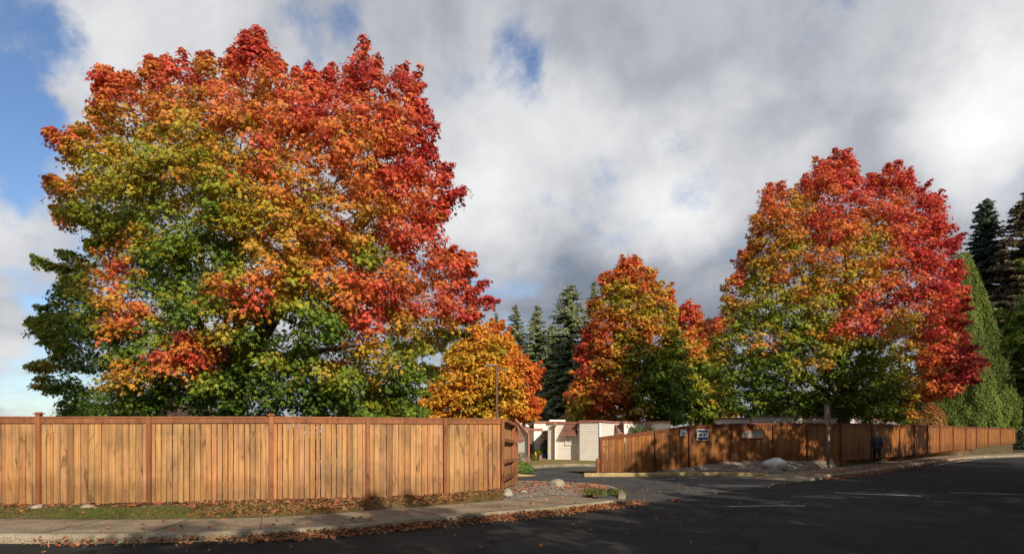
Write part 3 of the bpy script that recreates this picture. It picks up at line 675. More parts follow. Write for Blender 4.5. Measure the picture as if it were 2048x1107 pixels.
# return along the drive, seen edge on: posts and rails on its inner side
RET = [Vector((-.235, 17.25, .33)), Vector((.02, 20.5, .2)), Vector((.10, 23.5, .12)), Vector((.16, 27.0, .10))]
RTZ = [2.15, 2.08, 1.98, 1.86]
rt = thing('board_fence', tuple(RET[0]), 'short brown board fence running back beside the drive, its rails and posts showing', 'fence')
rr = random.Random(9)
for k in range(3):
    a = RET[k]; b_ = RET[k+1]; L = (b_-a).length; d = (b_-a).normalized(); nrm = Vector((-1, 0, 0)); mb = MB(); n = int(L/.15)
    for i in range(n):
        p = a.lerp(b_, (i+.5)/n); zt = RTZ[k]+(RTZ[k+1]-RTZ[k])*(i+.5)/n-.05; t = rr.uniform(.8, 1.15)
        mb.box((p.x-.05, p.y, (p.z+zt)/2), (.018, .138, zt-p.z), math.atan2(d.y, d.x)-math.pi/2, (t, t*rr.uniform(.94, 1.04), t))
    mb.build('board_panel', M['fence'], rt)
    for dz in (-.03, -.55, -1.1, -1.55):
        z0 = RTZ[k]+dz; z1 = RTZ[k+1]+dz; hh = .045; tm = MB(); off = .07 if dz < -.1 else .10
        v8 = []
        for s in (-1, 1): v8 += [Vector((a.x+off, a.y, z0+s*hh)), Vector((b_.x+off, b_.y, z1+s*hh)), Vector((b_.x-.03, b_.y, z1+s*hh)), Vector((a.x-.03, a.y, z0+s*hh))]
        tm.hexa(v8, (rr.uniform(.8, 1.1),)*3); tm.build('rail', M['trim'], rt)
    for p, zt in ((b_, RTZ[k+1]),):
        pm = MB(); pm.box((p.x+.03, p.y, (p.z+zt)/2+.02), (.12, .1, zt-p.z+.06)); pm.build('post', M['trim'], rt)
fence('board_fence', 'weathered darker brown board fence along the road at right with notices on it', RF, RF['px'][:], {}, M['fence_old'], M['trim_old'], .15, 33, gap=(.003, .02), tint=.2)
mb = MB(); q = fpt(RF, 1201, 'b'); c = P(1195.5, 931, q.y-.1)
mb.box((c.x, c.y, c.z), (.13, .13, 29*q.y/F), .1); o = mb.build('low_post', M['trim'], None, (c.x, c.y, .1)); tag(o, 'short thick wooden post standing against the left end of the right fence', 'post')

# ------------------------------------------------------------------ signs on the right fence
def flush(px, py, dy=-.07):
    Y = float(np.interp(px, RF['px'], RF['Y'])); return P(px, py, Y+dy)
def frot(px):
    a = fpt(RF, px-15, 'b'); b_ = fpt(RF, px+15, 'b'); return math.atan2(b_.y-a.y, b_.x-a.x)
def mcol(name, c, rough=.5): return simple(name, c, rough, .08, 12, bmp=.03)
M['signwhite'] = mcol('sign_white', (.70, .69, .65)); M['signblue'] = mcol('sign_blue', (.03, .045, .12)); M['signcream'] = mcol('sign_cream', (.50, .44, .36)); M['signred'] = mcol('sign_red', (.28, .06, .05)); M['ink'] = mcol('sign_ink', (.04, .035, .04))
def sign(name, label, x0, x1, y0, y1, mface, marks, border=None, cat='sign'):
    cxp = (x0+x1)/2; cyp = (y0+y1)/2; c = flush(cxp, cyp, -.105); m_ = c.y/F; w = (x1-x0)*m_; h = (y1-y0)*m_; rz = frot(cxp)
    root = thing(name, tuple(c), label, cat); u = Vector((math.cos(rz), math.sin(rz), 0)); n = Vector((u.y, -u.x, 0))
    if border:
        bm_ = MB(); bm_.box(c-n*.004, (w+.10, .03, h+.10), rz); bm_.build('border', border, root)
    mb = MB(); mb.box(c+n*.006, (w, .026, h), rz); mb.build('face', mface, root)
    for mname, mat, lst in marks:
        mm = MB()
        for ax, ay, aw, ah in lst:      # fractions of the face, origin at the centre
            p = c+u*(ax*w)+Vector((0, 0, ay*h))+n*.021; mm.box(p, (aw*w, .004, ah*h), rz)
        mm.build(mname, mat, root)
    return root, c, u, n, w, h, rz
rr = random.Random(4)
def dashes(y, x0, x1, h):
    out = []; x = x0
    while x < x1: w = rr.uniform(.05, .11); out.append((x+w/2, y, w, h)); x += w+.035
    return out
sign('small_notice', 'small white notice with two dark lines, leftmost sign on the fence', 1360, 1373.5, 858, 871, M['signwhite'], [('lettering', M['ink'], dashes(-.05, -.33, .38, .15)), ('lettering', M['ink'], dashes(-.30, -.33, .38, .13))])
r_ = sign('security_sign', 'white sign with dark blue bands above and below a round emblem, on the fence', 1391, 1418.5, 857.5, 879.5, M['signwhite'],
     [('band', M['signblue'], [(0, .33, .90, .22)]), ('band', M['signblue'], [(0, -.35, .90, .20)]), ('lettering', M['signblue'], dashes(.02, .02, .38, .14))])
root, c, u, n, w, h, rz = r_
mb = MB(); p = c+n*.024+u*(-.19*w); vs = [p+u*(math.cos(a*math.pi/12)*w*.13)+Vector((0, 0, math.sin(a*math.pi/12)*h*.13)) for a in range(24)]
mb.add(vs+[v-n*.004 for v in vs], [tuple(range(24))]+[(i, 24+i, 24+(i+1) % 24, (i+1) % 24) for i in range(24)]); mb.build('emblem', M['ink'], root)
def text_mesh(s, name, p, rz, w, h, mat, parent):
    cu = bpy.data.curves.new(name, 'FONT'); cu.body = s; cu.align_x = 'CENTER'; cu.align_y = 'CENTER'; cu.extrude = .004; cu.offset = .008
    ob = bpy.data.objects.new(name, cu); scene.collection.objects.link(ob); bpy.context.view_layer.update()
    me = bpy.data.meshes.new_from_object(ob.evaluated_get(bpy.context.evaluated_depsgraph_get())); bpy.data.objects.remove(ob)
    co = np.array([v.co[:] for v in me.vertices]); mn = co.min(0); mx = co.max(0); me.name = name
    co[:, 0] = (co[:, 0]-(mn[0]+mx[0])/2)*w/(mx[0]-mn[0]); co[:, 1] = (co[:, 1]-(mn[1]+mx[1])/2)*h/(mx[1]-mn[1])
    Mx = Matrix.Rotation(rz, 4, 'Z') @ Matrix.Rotation(math.radians(90), 4, 'X'); o0 = ORG[parent.name]
    for v, k in zip(me.vertices, co): q = Mx @ Vector((k[0], k[1], k[2])); v.co = q+p-o0
    me.materials.clear(); return link(name, me, mat, parent)
root, c, u, n, w, h, rz = sign('name_sign', 'cream wooden board reading FAIRWOOD in a dark red frame on the fence', 1480, 1531, 861.5, 874.5, M['signcream'],
     [('small_lettering', M['ink'], dashes(-.10, -.18, .2, .06)), ('small_lettering', M['ink'], dashes(-.28, -.3, .32, .05))], M['signred'])
text_mesh('FAIRWOOD', 'lettering', c+n*.021+Vector((0, 0, .24*h)), rz, w*.95, h*.46, M['ink'], root)
sign('rail_plate', 'tiny red plate with pale marks on the top rail above the cream board', 1497, 1516, 842, 849.5, M['signred'], [('lettering', M['signwhite'], [(0, 0, .5, .3)])])
# grey post with its housing
p = P(1656, 925, 30.6); root = thing('marker_post', tuple(p), 'tall grey weathered wooden post with a boxed head, in front of the right fence', 'post')
mb = MB(); mb.box((p.x, p.y, p.z+1.05), (.12, .11, 2.3), .4, ry=-.012); mb.build('shaft', M['grey_wood'], root)
mb = MB(); mb.box((p.x-.02, p.y-.0, p.z+2.22), (.21, .15, .88), .4); mb.box((p.x-.02, p.y, p.z+2.67), (.23, .17, .03), .4); mb.build('housing', M['grey_wood'], root)

# ------------------------------------------------------------------ street lamp behind the left fence
p = P(994, 845, 26); root = thing('street_lamp', (p.x, p.y, .2), 'thin brown lamp post with a flat head and side arm before the golden tree', 'street lamp')
top = P(993, 729, 26); mb = MB(); mb.tube([(p.x+.02, p.y, .2), (top.x, top.y, top.z)], [.065, .05], 8); mb.build('pole', M['metal'], root)
mb = MB(); h = P(982, 729, 26); mb.box((h.x-.02, h.y, h.z+.0), (.40, .22, .07), 0, ry=.12, taper=.8); hd = mb.build('lamp_head', M['metal'], root)
mb = MB(); mb.box((h.x-.04, h.y, h.z-.05), (.24, .15, .02), 0, ry=.12); mb.build('lens', M['white_paint'], hd)
mb = MB(); a = P(994, 737, 26); b_ = P(1011, 737, 26); mb.tube([a, b_], [.035, .025], 6); mb.box((b_.x-.02, b_.y, b_.z), (.2, .14, .06)); mb.build('side_arm', M['metal'], root)

# ------------------------------------------------------------------ houses
def lap(mb, a, b_, z0, z1, lapz=.145, out=.028):
    d = Vector((b_.x-a.x, b_.y-a.y, 0)).normalized(); n = Vector((d.y, -d.x, 0)); k = max(1, int(round((z1-z0)/lapz))); s = (z1-z0)/k
    for i in range(k):
        za = z0+i*s; zb_ = za+s
        lo = [Vector((q.x, q.y, 0))+n*out for q in (a, b_)]; hi = [Vector((q.x, q.y, 0))+n*.004 for q in (a, b_)]; base = [Vector((q.x, q.y, 0)) for q in (a, b_)]
        mb.add([(lo[0].x, lo[0].y, za), (lo[1].x, lo[1].y, za), (hi[1].x, hi[1].y, zb_), (hi[0].x, hi[0].y, zb_), (base[0].x, base[0].y, za), (base[1].x, base[1].y, za)], [(0, 1, 2, 3), (4, 5, 1, 0)])
def HS(Y, px=0): return Y*.93 if (44 < Y < 63 and px < 1400) else Y
def XY(px, Y):
    Y = HS(Y, px); return Vector(((px-CX)/F*Y, Y, 0))
def zat(py, Y): Y = HS(Y); return CAMZ+(HZ-py)/F*Y
def trimline(root, a, b_, z, h=.12, t=.05, mat='red_trim', name='roof_trim'):
    d = Vector((b_.x-a.x, b_.y-a.y, 0)); L = d.length; d.normalize(); n = Vector((d.y, -d.x, 0)); c = (a+b_)/2+n*.04
    mb = MB(); mb.box((c.x, c.y, z), (L+.08, t+.05, h), math.atan2(d.y, d.x)); return mb.build(name, M[mat], root)
def roofpoly(root, pts, z, mat='roof_flat'):
    mb = MB(); n = len(pts); mb.add([(p.x, p.y, z) for p in pts]+[(p.x, p.y, z-.1) for p in pts], [tuple(range(n)), tuple(range(2*n-1, n-1, -1))]+[(i, n+i, n+(i+1) % n, (i+1) % n) for i in range(n)])
    return mb.build('roof', M[mat], root)
def mansard(root, a, b_, z1, z0, out=.6, name='shingle_awning', wing=0.0):
    d = Vector((b_.x-a.x, b_.y-a.y, 0)).normalized(); n = Vector((d.y, -d.x, 0)); A0 = a+n*.05; B0 = b_+n*.05; A1 = a+n*out-d*wing; B1 = b_+n*out+d*.02
    mb = MB(); mb.hexa([Vector((A1.x, A1.y, z0)), Vector((B1.x, B1.y, z0)), Vector((b_.x, b_.y, z0+.05)), Vector((a.x, a.y, z0+.05)),
                        Vector((A0.x, A0.y, z1)), Vector((B0.x, B0.y, z1)), Vector((b_.x, b_.y, z1)), Vector((a.x, a.y, z1))])
    o = mb.build(name, M['shingle'], root); c = (A1+B1)/2; mb = MB(); mb.box((c.x, c.y, z0-.03), ((B1-A1).length+.04, .05, .09), math.atan2(d.y, d.x)); mb.build('fascia', M['red_trim'], o); return o
def window(root, a, b_, z0, z1, blind=True, name='window'):
    d = Vector((b_.x-a.x, b_.y-a.y, 0)); L = d.length; d.normalize(); n = Vector((d.y, -d.x, 0)); rz = math.atan2(d.y, d.x); c = (a+b_)/2+n*.03; zc = (z0+z1)/2
    mb = MB(); f = .06
    for dx, dz, w, h in ((0, (z1-z0)/2-f/2, L, f), (0, -(z1-z0)/2+f/2, L, f), (-L/2+f/2, 0, f, z1-z0-2*f), (L/2-f/2, 0, f, z1-z0-2*f)):
        p = c+d*dx; mb.box((p.x, p.y, zc+dz), (w, .07, h), rz)
    fr_ = mb.build(name, M['white_paint'], root); mb = MB(); mb.box((c.x, c.y, zc), (L-2*f, .02, z1-z0-2*f), rz); mb.build('pane', M['blind'] if blind else M['glass'], fr_)
M['blind'] = simple('blind_behind_glass', (.60, .58, .55), .15, .05, 3, bmp=0)
H = thing('house', tuple(XY(1150, 46)), 'cream sided single storey house with small brown shingle awning beyond the drive', 'house')
zb = .12
w1 = [XY(1096, 47.2), XY(1109.5, 46.9), XY(1109.5, 47.2), XY(1159, 46.4), XY(1159.5, 45.7), XY(1200, 44.9), XY(1229, 48.9), XY(1246, 49.0), XY(1248, 47.9), XY(1291, 49.2), XY(1303, 48.8), XY(1341, 47.6), XY(1341, 60), XY(1110, 60)]
tops = [846, 846, 846, 846, 844, 842.5, 843, 844, 844, 843.5, 844, 843]
mats = ['cream_siding', 'cream_siding', 'cream_siding', 'cream_siding', 'cream_siding', 'white_siding', 'white_siding', 'white_siding', 'white_siding', 'white_siding', 'cream_siding']
for i in range(11):
    a, b_ = w1[i], w1[i+1]; z1 = 2.49 if i < 4 else 2.56
    if (b_-a).length < .05: continue
    mb = MB(); lap(mb, a, b_, zb, z1)
    mb.build('wall', M[mats[i]], H); trimline(H, a, b_, z1+.02)
for a, b_ in ((w1[11], w1[12]), (w1[12], w1[13]), (w1[13], w1[0])):
    mb = MB(); lap(mb, a, b_, zb, 2.49); mb.build('wall', M['white_siding'], H)
roofpoly(H, w1, 2.53)
for i in (5, 1, 3):   # corner boards
    c = w1[i]; mb = MB(); mb.box((c.x, c.y-.02, 1.29), (.09, .09, 2.36), 0); mb.build('corner_board', M['white_paint'], H)
for px_, Y_, zt in ((1108.5, 46.75, 2.35), (1157.5, 46.2, 2.1)):
    q = XY(px_, Y_); mb = MB(); mb.tube([(q.x, q.y, .1), (q.x, q.y, zt-.2), (q.x+.12, q.y, zt)], .045, 6); mb.box((q.x+.02, q.y, zt), (.22, .14, .16)); mb.build('downpipe', M['metal' if px_ < 1120 else 'white_paint'], H)
a = XY(1131, 46.85); b_ = XY(1155, 46.46); mansard(H, a, b_, 2.44, zat(868, 46), .42, wing=.12)
window(H, XY(1131, 46.83), XY(1154, 46.47), zat(889.5, 46.6), zat(870, 46.6))
mb = MB(); c = XY(1123, 46.9); mb.add([(c.x-.15, c.y-.1, 2.5), (a.x, a.y-.1, 2.5), (a.x-.02, a.y-.1, 1.75)], [(0, 1, 2)]); 
mansard(H, XY(1230, 48.8), XY(1246, 48.9), 2.44, zat(864.5, 48.6), .7)
mansard(H, XY(1292, 49.1), XY(1303, 48.7), 2.44, zat(864, 48.6), .6)
window(H, XY(1287, 48.9), XY(1293, 49.1), zat(851, 48.9), zat(844.5, 48.9), False)
mb = MB(); mb.box((3.6, 44.2, .09), (4.6, .5, .14), -.1); mb.build('footing', M['concrete'], H)
# house behind, stepped roofs
H2 = thing('house', tuple(XY(1080, 52)), 'white rendered house wing set back left of the cream house, with a stepped flat roof', 'house')
a, b_ = XY(1045, 51.2), XY(1083, 52.2); mb = MB(); lap(mb, a, b_, zb, zat(859, 52), .3, .004); mb.build('wall', M['white_siding'], H2); trimline(H2, a, b_, zat(858.5, 52)+.02, .14)
c = XY(1100, 52.6); mb = MB(); lap(mb, b_, c, zb, zat(860, 52)); mb.build('wall', M['cream_siding'], H2); mansard(H2, b_, c, zat(861, 52), zat(876, 51.6), .7)
window(H2, XY(1085, 52.1), XY(1097, 52.4), .55, zat(877, 52), False)
mb = MB(); mb.box((XY(1062, 51.5).x, XY(1062, 51.5).y-.1, 1.15), (.42, .1, 1.7), .5); dr = mb.build('door', M['metal'], H2); mb = MB(); mb.box((XY(1064, 51.4).x, XY(1064, 51.4).y-.22, 1.1), (.05, .05, .12)); mb.build('handle', M['white_paint'], dr)
zt = zat(858, 53)
a, b_ = XY(1050, 55.5), XY(1068, 56); mb = MB(); lap(mb, a, b_, zt-.3, zat(851, 55.5)); mb.build('wall', M['grey_siding'], H2); trimline(H2, a, b_, zat(850, 55.5), .18, mat='white_paint')
a, b_ = XY(1068, 55.2), XY(1110, 55.6); mb = MB(); lap(mb, a, b_, zt-.3, zat(844, 55.4), .3, .004); mb.build('wall', M['cream_siding'], H2); trimline(H2, a, b_, zat(843.5, 55.4), .14)
a, b_ = XY(1099, 55.0), XY(1129, 55.6); trimline(H2, a, b_, zat(840.5, 55.4), .13, mat='white_paint', name='fascia_board')
roofpoly(H2, [XY(1045, 51.3), XY(1083, 52.2), XY(1110, 52.7), XY(1110, 55.4), XY(1045, 55.4)], zat(859.5, 52)-.02)
roofpoly(H2, [XY(1050, 55.6), XY(1068, 55.3), XY(1129, 55.7), XY(1129, 62), XY(1050, 62)], zat(845, 55.4)-.02)
# nearer house at the left of the drive: wing wall and shingle slope
H3 = thing('house', tuple(XY(1045, 40)), 'white house end with steep brown shingle roof, just past the left fence', 'house')
Yh = 40
rk = [P(1030, 838, Yh), P(1036, 845, Yh), P(1057, 868, Yh-.6), P(1057, 920.5, Yh-.6)]
def slab(mb, pts, n, t):
    k = len(pts); mb.add(list(pts)+[p+n*t for p in pts], [tuple(range(k)), tuple(range(2*k-1, k-1, -1))]+[(i, k+i, k+(i+1) % k, (i+1) % k) for i in range(k)])
mb = MB(); slab(mb, [P(1034, 845, Yh), P(1055.5, 868, Yh-.5), P(1055.5, 920, Yh-.5), P(1034, 921, Yh)], Vector((.3, 1, 0)).normalized(), .18); mb.build('wing_wall', M['white_siding'], H3)
mb = MB()
for a, b_ in ((rk[0]+Vector((0, -.05, 0)), rk[2]+Vector((0, -.05, 0))), (rk[2]+Vector((0, -.05, 0)), rk[3]+Vector((0, -.05, 0)))): mb.tube([a, b_], .075, 4)
mb.build('verge_board', M['red_trim'], H3)
mb = MB(); slab(mb, [P(1015, 842, Yh+.3), P(1034, 846, Yh-.1), P(1051, 880, Yh-1.0), P(1040, 884, Yh-1.1), P(1014, 870, Yh-1.0)], Vector((0, 1, -.2)), .12); mb.build('roof', M['shingle'], H3)
mb = MB(); slab(mb, [P(1005, 845, Yh+1.2), P(1044, 845, Yh+1.2), P(1044, 921, Yh+1.2), P(1005, 921, Yh+1.2)], Vector((0, 1, 0)), 5.0); mb.build('wall', M['cream_siding'], H3)
# long house behind the big red maple
zat0 = lambda py, Y: CAMZ+(HZ-py)/F*Y
H4 = thing('house', tuple(XY(1600, 50)), 'long low white house half hidden behind the weathered fence and red maple', 'house')
for (p0, y0, p1, y1, z1, mt) in ((1432, 49, 1500, 48, zat0(836, 49), 'white_siding'), (1505, 48.5, 1590, 47.5, zat0(831, 48), 'white_siding'), (1590, 47.6, 1722, 48.6, zat0(834, 48), 'white_siding'), (1735, 52, 1800, 53, zat0(838, 52), 'grey_siding')):
    a, b_ = XY(p0, y0), XY(p1, y1); mb = MB(); lap(mb, a, b_, .1, z1); mb.build('wall', M[mt], H4); trimline(H4, a, b_, z1, .1)
roofpoly(H4, [XY(1432, 49.3), XY(1505, 48.9), XY(1590, 48.2), XY(1722, 48.9), XY(1722, 58), XY(1432, 58)], zat0(838, 49)-.03)
# gabled house behind the left maple
H5 = thing('house', (P(240, 860, 36).x, 36, 0), 'grey sided gabled house peeping out low behind the left end of the huge maple', 'house')
ap = P(256, 802, 36); l0 = P(150, 842, 36); r0 = P(360, 842, 36); zb5 = 0
mb = MB(); 
for i in range(24):
    q0 = i/24; q1 = (i+1)/24; zz0 = zb5+(ap.z-zb5)*q0; zz1 = zb5+(ap.z-zb5)*q1
    def hw(z): return (ap.x-l0.x) if z < l0.z else (ap.x-l0.x)*(ap.z-z)/(ap.z-l0.z)
    mb.add([(ap.x-hw(zz0), 35.96, zz0), (ap.x+hw(zz0), 35.96, zz0), (ap.x+hw(zz1), 36, zz1), (ap.x-hw(zz1), 36, zz1)], [(0, 1, 2, 3)])
mb.build('gable_wall', M['grey_siding'], H5)
for s in (-1, 1):
    e = Vector((ap.x+s*(ap.x-l0.x+.4), 35.6, l0.z-.15)); mb = MB(); a = Vector((ap.x, 35.6, ap.z+.08))
    slab(mb, [a, e, e+Vector((0, 9, 0)), a+Vector((0, 9, 0))], Vector((0, 0, 1)), .12); mb.build('roof', M['shingle'], H5)
    mb = MB(); mb.tube([a+Vector((0, -.05, .03)), e+Vector((0, -.05, .03))], .09, 4); mb.build('verge_board', M['red_trim'], H5)
for s in (-1, 1):
    mb = MB(); x = ap.x+s*(ap.x-l0.x); slab(mb, [Vector((x, 36, 0)), Vector((x, 44.5, 0)), Vector((x, 44.5, l0.z)), Vector((x, 36, l0.z))], Vector((-s, 0, 0)), .1); mb.build('wall', M['grey_siding'], H5)

# ------------------------------------------------------------------ small things before the houses
def pot(name, label, px, Y, r, h, mat, cat, plant=None):
    q = XY(px, Y); root = thing(name, (q.x, q.y, .05), label, cat)
    mb = MB(); mb.tube([(q.x, q.y, .05), (q.x, q.y, .05+h*.85), (q.x, q.y, .05+h)], [r*.7, r, r*1.08], 12); mb.build('pot', M[mat], root)
    if plant:
        rs = np.random.RandomState(int(px)); n = 220; u = unit(rs.normal(size=(n, 3))); pos = np.array([q.x, q.y, .05+h+plant*.45])+u*np.array([r*1.5, r*1.5, plant*.5])*rs.uniform(.3, 1, size=(n, 1))
        t = rs.uniform(size=n); cloud('foliage', pos, u+np.array([0, 0, .6]), u, np.full(n, .11), pal(t, PAL_GREEN), 'tri', M['leaf'], root)
    return root
pot('potted_plant', 'dark round pot with a bushy green plant before the white house wing', 1075, 47.6, .22, .42, 'darkpot', 'potted plant', .35)
pot('potted_plant', 'blue glazed pot on the sill with a leafy plant, beside the cream house corner', 1087, 49.5, .2, .4, 'blue', 'potted plant', .5)
pot('potted_plant', 'pink planter with a small green plant between yellow cone and cream house', 1080.5, 47, .11, .34, 'pink', 'potted plant', .2)
q = XY(1071, 46.5); root = thing('marker_cone', (q.x, q.y, .05), 'small yellow plastic marker cone on the grass before the white house wing', 'cone')
mb = MB(); mb.tube([(q.x, q.y, .08), (q.x, q.y, .62)], [.13, .03], 12); mb.build('cone', M['yellow'], root); mb = MB(); mb.box((q.x, q.y, .06), (.34, .34, .04)); mb.build('base', M['yellow'], root)
shrub('flower_shrub', 'flowering shrub at the foot of the steep shingle roofed house end', (XY(1044, 38.2).x, 38.2, .1), .5, .4, .7, 900, .07, [(0, (.10, .10, .04)), (.5, (.3, .2, .12)), (1, (.5, .35, .3))], 61)
shrub('dark_shrub', 'dark upright shrub against the left corner of the cream house', (XY(1091, 46.8).x, 46.8, .05), .32, .3, 1.15, 900, .1, PAL_GREEN, 62)
shrub('low_shrub', 'low dull green shrub beside the red verge board of the house', (XY(1063, 42).x, 42, .08), .5, .4, .45, 700, .08, PAL_GREEN, 63)
JUN = [(0, (.035, .07, .015)), (.5, (.09, .15, .03)), (1, (.16, .22, .05))]
jc = P(1039, 943, 29.5)
shrub('juniper_shrub', 'spreading bright green juniper shrub by the yellow kerb, left of the drive', (jc.x, jc.y, .1), .68, .6, .42, 5200, .10, JUN, 64, kind='spray', mat='needle')
shrub('clipped_shrub', 'rounded clipped green shrub, the larger left one, before the white house wall', (XY(1272, 40).x, 40, .3), .85, .8, 1.98, 9000, .10, JUN, 65, kind='spray', mat='needle')
shrub('clipped_shrub', 'lower rounded clipped shrub just above the fence, right of the larger one', (XY(1304, 39).x, 39, .3), .62, .6, 1.80, 6000, .10, JUN, 66, kind='spray', mat='needle')
shrub('russet_shrub', 'russet golden leafy bush behind the right fence at the foot of the conical cedar', (XY(1853, 52).x, 52, .5), 1.6, 1.4, 3.7, 9000, .16, PAL_RUST, 67, cat='bush')

# ------------------------------------------------------------------ rocks
def rock(name, label, px, py, w, h, Y, mat, seed, zb_=None, dx=1.0):
    import bmesh
    c = P(px, py, Y); bm = bmesh.new(); bmesh.ops.create_icosphere(bm, subdivisions=4, radius=1.0); r = random.Random(seed); ph = [r.uniform(0, 6) for _ in range(9)]
    for v in bm.verts:
        n = v.co.normalized(); k = 1+.10*math.sin(n.x*3.1+ph[0])+.09*math.sin(n.y*4+ph[1]+n.x*2)+.07*math.sin(n.z*5+ph[2])+.03*math.sin(n.x*9+ph[3])*math.sin(n.y*8+ph[4])+.015*math.sin(n.x*19+n.z*15+ph[5])
        pl_ = abs(n.x*.5+n.z*.8); k *= 1-.10*max(0, pl_-.75)
        v.co = Vector((n.x*k*w/2, n.y*k*w*.42, max(n.z*k, -.55)*h*.62+h*.3))
    me = bpy.data.meshes.new(name); bm.to_mesh(me); bm.free()
    for p_ in me.polygons: p_.use_smooth = True
    o = link(name, me, M[mat], None, tuple(c)); return tag(o, label, 'rock')
rock('boulder', 'rounded tan boulder on the kerb of the gravel island by the drive', 1112, 974.5, 36*21.0/F*1.0, .28, 20.8, 'rock', 1)
rock('boulder', 'large pale angular boulder on the gravel bank before the right fence', 1548, 937, 44*28.8/F, .55, 28.8, 'pale_rock', 2)
rock('small_rock', 'small flat grey stone among leaves on the gravel island', 1048, 987, .24, .10, 18.6, 'pale_rock', 3)
rock('small_rock', 'dark stone at the foot of the left fence end post', 1014, 992, .30, .2, 17.0, 'rock', 4)
for i, (px_, lab) in enumerate(((75, 'half buried tan stone under the fence, nearer its leftmost capped post'), (178, 'half buried tan stone under the fence midway between its first two posts'))):
    rock('small_rock', lab, px_, 1016, .34, .09, 13.75, 'rock', 8+i)

# ------------------------------------------------------------------ loose stuff
def lerp_rows(fr_, bk_, n, r, qa=0.0, qb=1.0, i0=0, i1=None, prof=.8):
    i1 = i1 if i1 is not None else len(fr_)-2; fi = r.uniform(i0, i1, size=n); q = r.uniform(qa, qb, size=n); out = np.zeros((n, 3))
    for k in range(n):
        i = int(fi[k]); t = fi[k]-i; a = fr_[i].lerp(fr_[i+1], t); b_ = bk_[i].lerp(bk_[i+1], t); p_ = a.lerp(b_, q[k]); z = a.z+(b_.z-a.z)*q[k]**prof; out[k] = (p_.x, p_.y, z)
    return out
r = np.random.RandomState(77)
LIT = [(0, (.07, .04, .025)), (.3, (.18, .10, .05)), (.55, (.33, .16, .065)), (.8, (.36, .10, .045)), (1, (.38, .05, .035))]
def litter(name, pos, size, bias=.5, org=(0, 0, 0)):
    pos = pos[r.uniform(size=len(pos)) < np.clip(.80+.7*sinnoise(pos, 31, 3.2), .3, 1)]
    n = len(pos); nrm = np.array([0, 0, 1.0])+r.normal(size=(n, 3))*.42; tip = r.normal(size=(n, 3)); pos = pos.copy(); pos[:, 2] += .012+np.abs(r.normal(size=n))*.018
    return tag(cloud(name, pos, nrm, tip, size*r.uniform(.35, 1.45, size=n), pal(np.clip(bias+r.normal(size=n)*.24, 0, 1), LIT), 'maple', M['litter'], None, org), kind='stuff')
def along(seg, n, o0, o1, z=.01, pile=0.0):
    out = np.zeros((n, 3)); a = r.uniform(0, len(seg)-1.001, size=n)
    for k in range(n):
        i = int(a[k]); t = a[k]-i; p_ = seg[i].lerp(seg[i+1], t); d = (seg[i+1]-seg[i]).normalized(); s = abs(r.normal()); off = -(o0+(o1-o0)*min(s, 3)/2.2)
        out[k] = (p_.x-d.y*off, p_.y+d.x*off, z+pile*max(0, 1-s))
    return out
seg = K[idx(60):iL]; seg2 = K[idx(1640):idx(1940)]; seg3 = K[idx(500):iL]
litter('gutter_leaves', np.concatenate([along(seg, 2800, -.0, .42, .01, .05), along(seg3, 4200, -.0, .40, .01, .07), along(seg2, 2600, -.0, .6, .01, .05), along(seg2, 1400, -.1, -1.1, .16)]), .072, .48)
allroad = along(K[idx(0):idx(1900)], 200, .2, 5.5, .004)
litter('road_leaves', allroad, .075, .5)
pv = np.concatenate([along(sL[idx(0):], 160, -.3, -1.8, .155), along(K[iL:iR], 110, .6, -6, .02)])
litter('pavement_leaves', pv, .09, .6)
i0 = cols.index(min(cols, key=lambda c: abs(c-380)))
litter('verge_leaves', np.concatenate([lerp_rows(VF, VB, 900, r, .1, 1, 55, len(VF)-2), lerp_rows(VF, VB, 4200, r, .05, 1.0, i0, len(VF)-2), lerp_rows(VF, VB, 900, r, .8, 1.0, 55, len(VF)-2)]), .09, .42)
litter('island_leaves', lerp_rows(IF, IB, 850, r, .25, 1.0), .10, .68)
litter('bank_leaves', np.concatenate([lerp_rows(fr4, bk4, 3000, r, .3, 1.0, n_g-3, len(fr4)-14), lerp_rows(fr4, bk4, 260, r, .1, 1.0, 20, n_g)]), .11, .72)
# gravel stones
def stones(name, pos, s):
    mb = MB(); rr = random.Random(6)
    for p_ in pos:
        q = s*rr.uniform(.5, 1.4); a = rr.uniform(0, 6); c = (rr.uniform(.55, 1.15),)*3; c = (c[0]*rr.uniform(.95, 1.1), c[1], c[2]*rr.uniform(.85, 1.05))
        vs = [(p_[0]+math.cos(a+k*1.57)*q*rr.uniform(.7, 1.2), p_[1]+math.sin(a+k*1.57)*q*rr.uniform(.7, 1.2), p_[2]+q*.2) for k in range(4)]+[(p_[0], p_[1], p_[2]+q*.9), (p_[0], p_[1], p_[2]-q*.3)]
        mb.add(vs, [(0, 1, 4), (1, 2, 4), (2, 3, 4), (3, 0, 4), (1, 0, 5), (2, 1, 5), (3, 2, 5), (0, 3, 5)], c)
    return tag(mb.build(name, M['stone']), kind='stuff')
stones('island_gravel', lerp_rows(IF, IB, 1900, r, .02, 1.0, prof=1), .026)
stones('bank_gravel', lerp_rows(fr4, bk4, 3200, r, .02, 1.0, 20, n_g, prof=.75), .04)
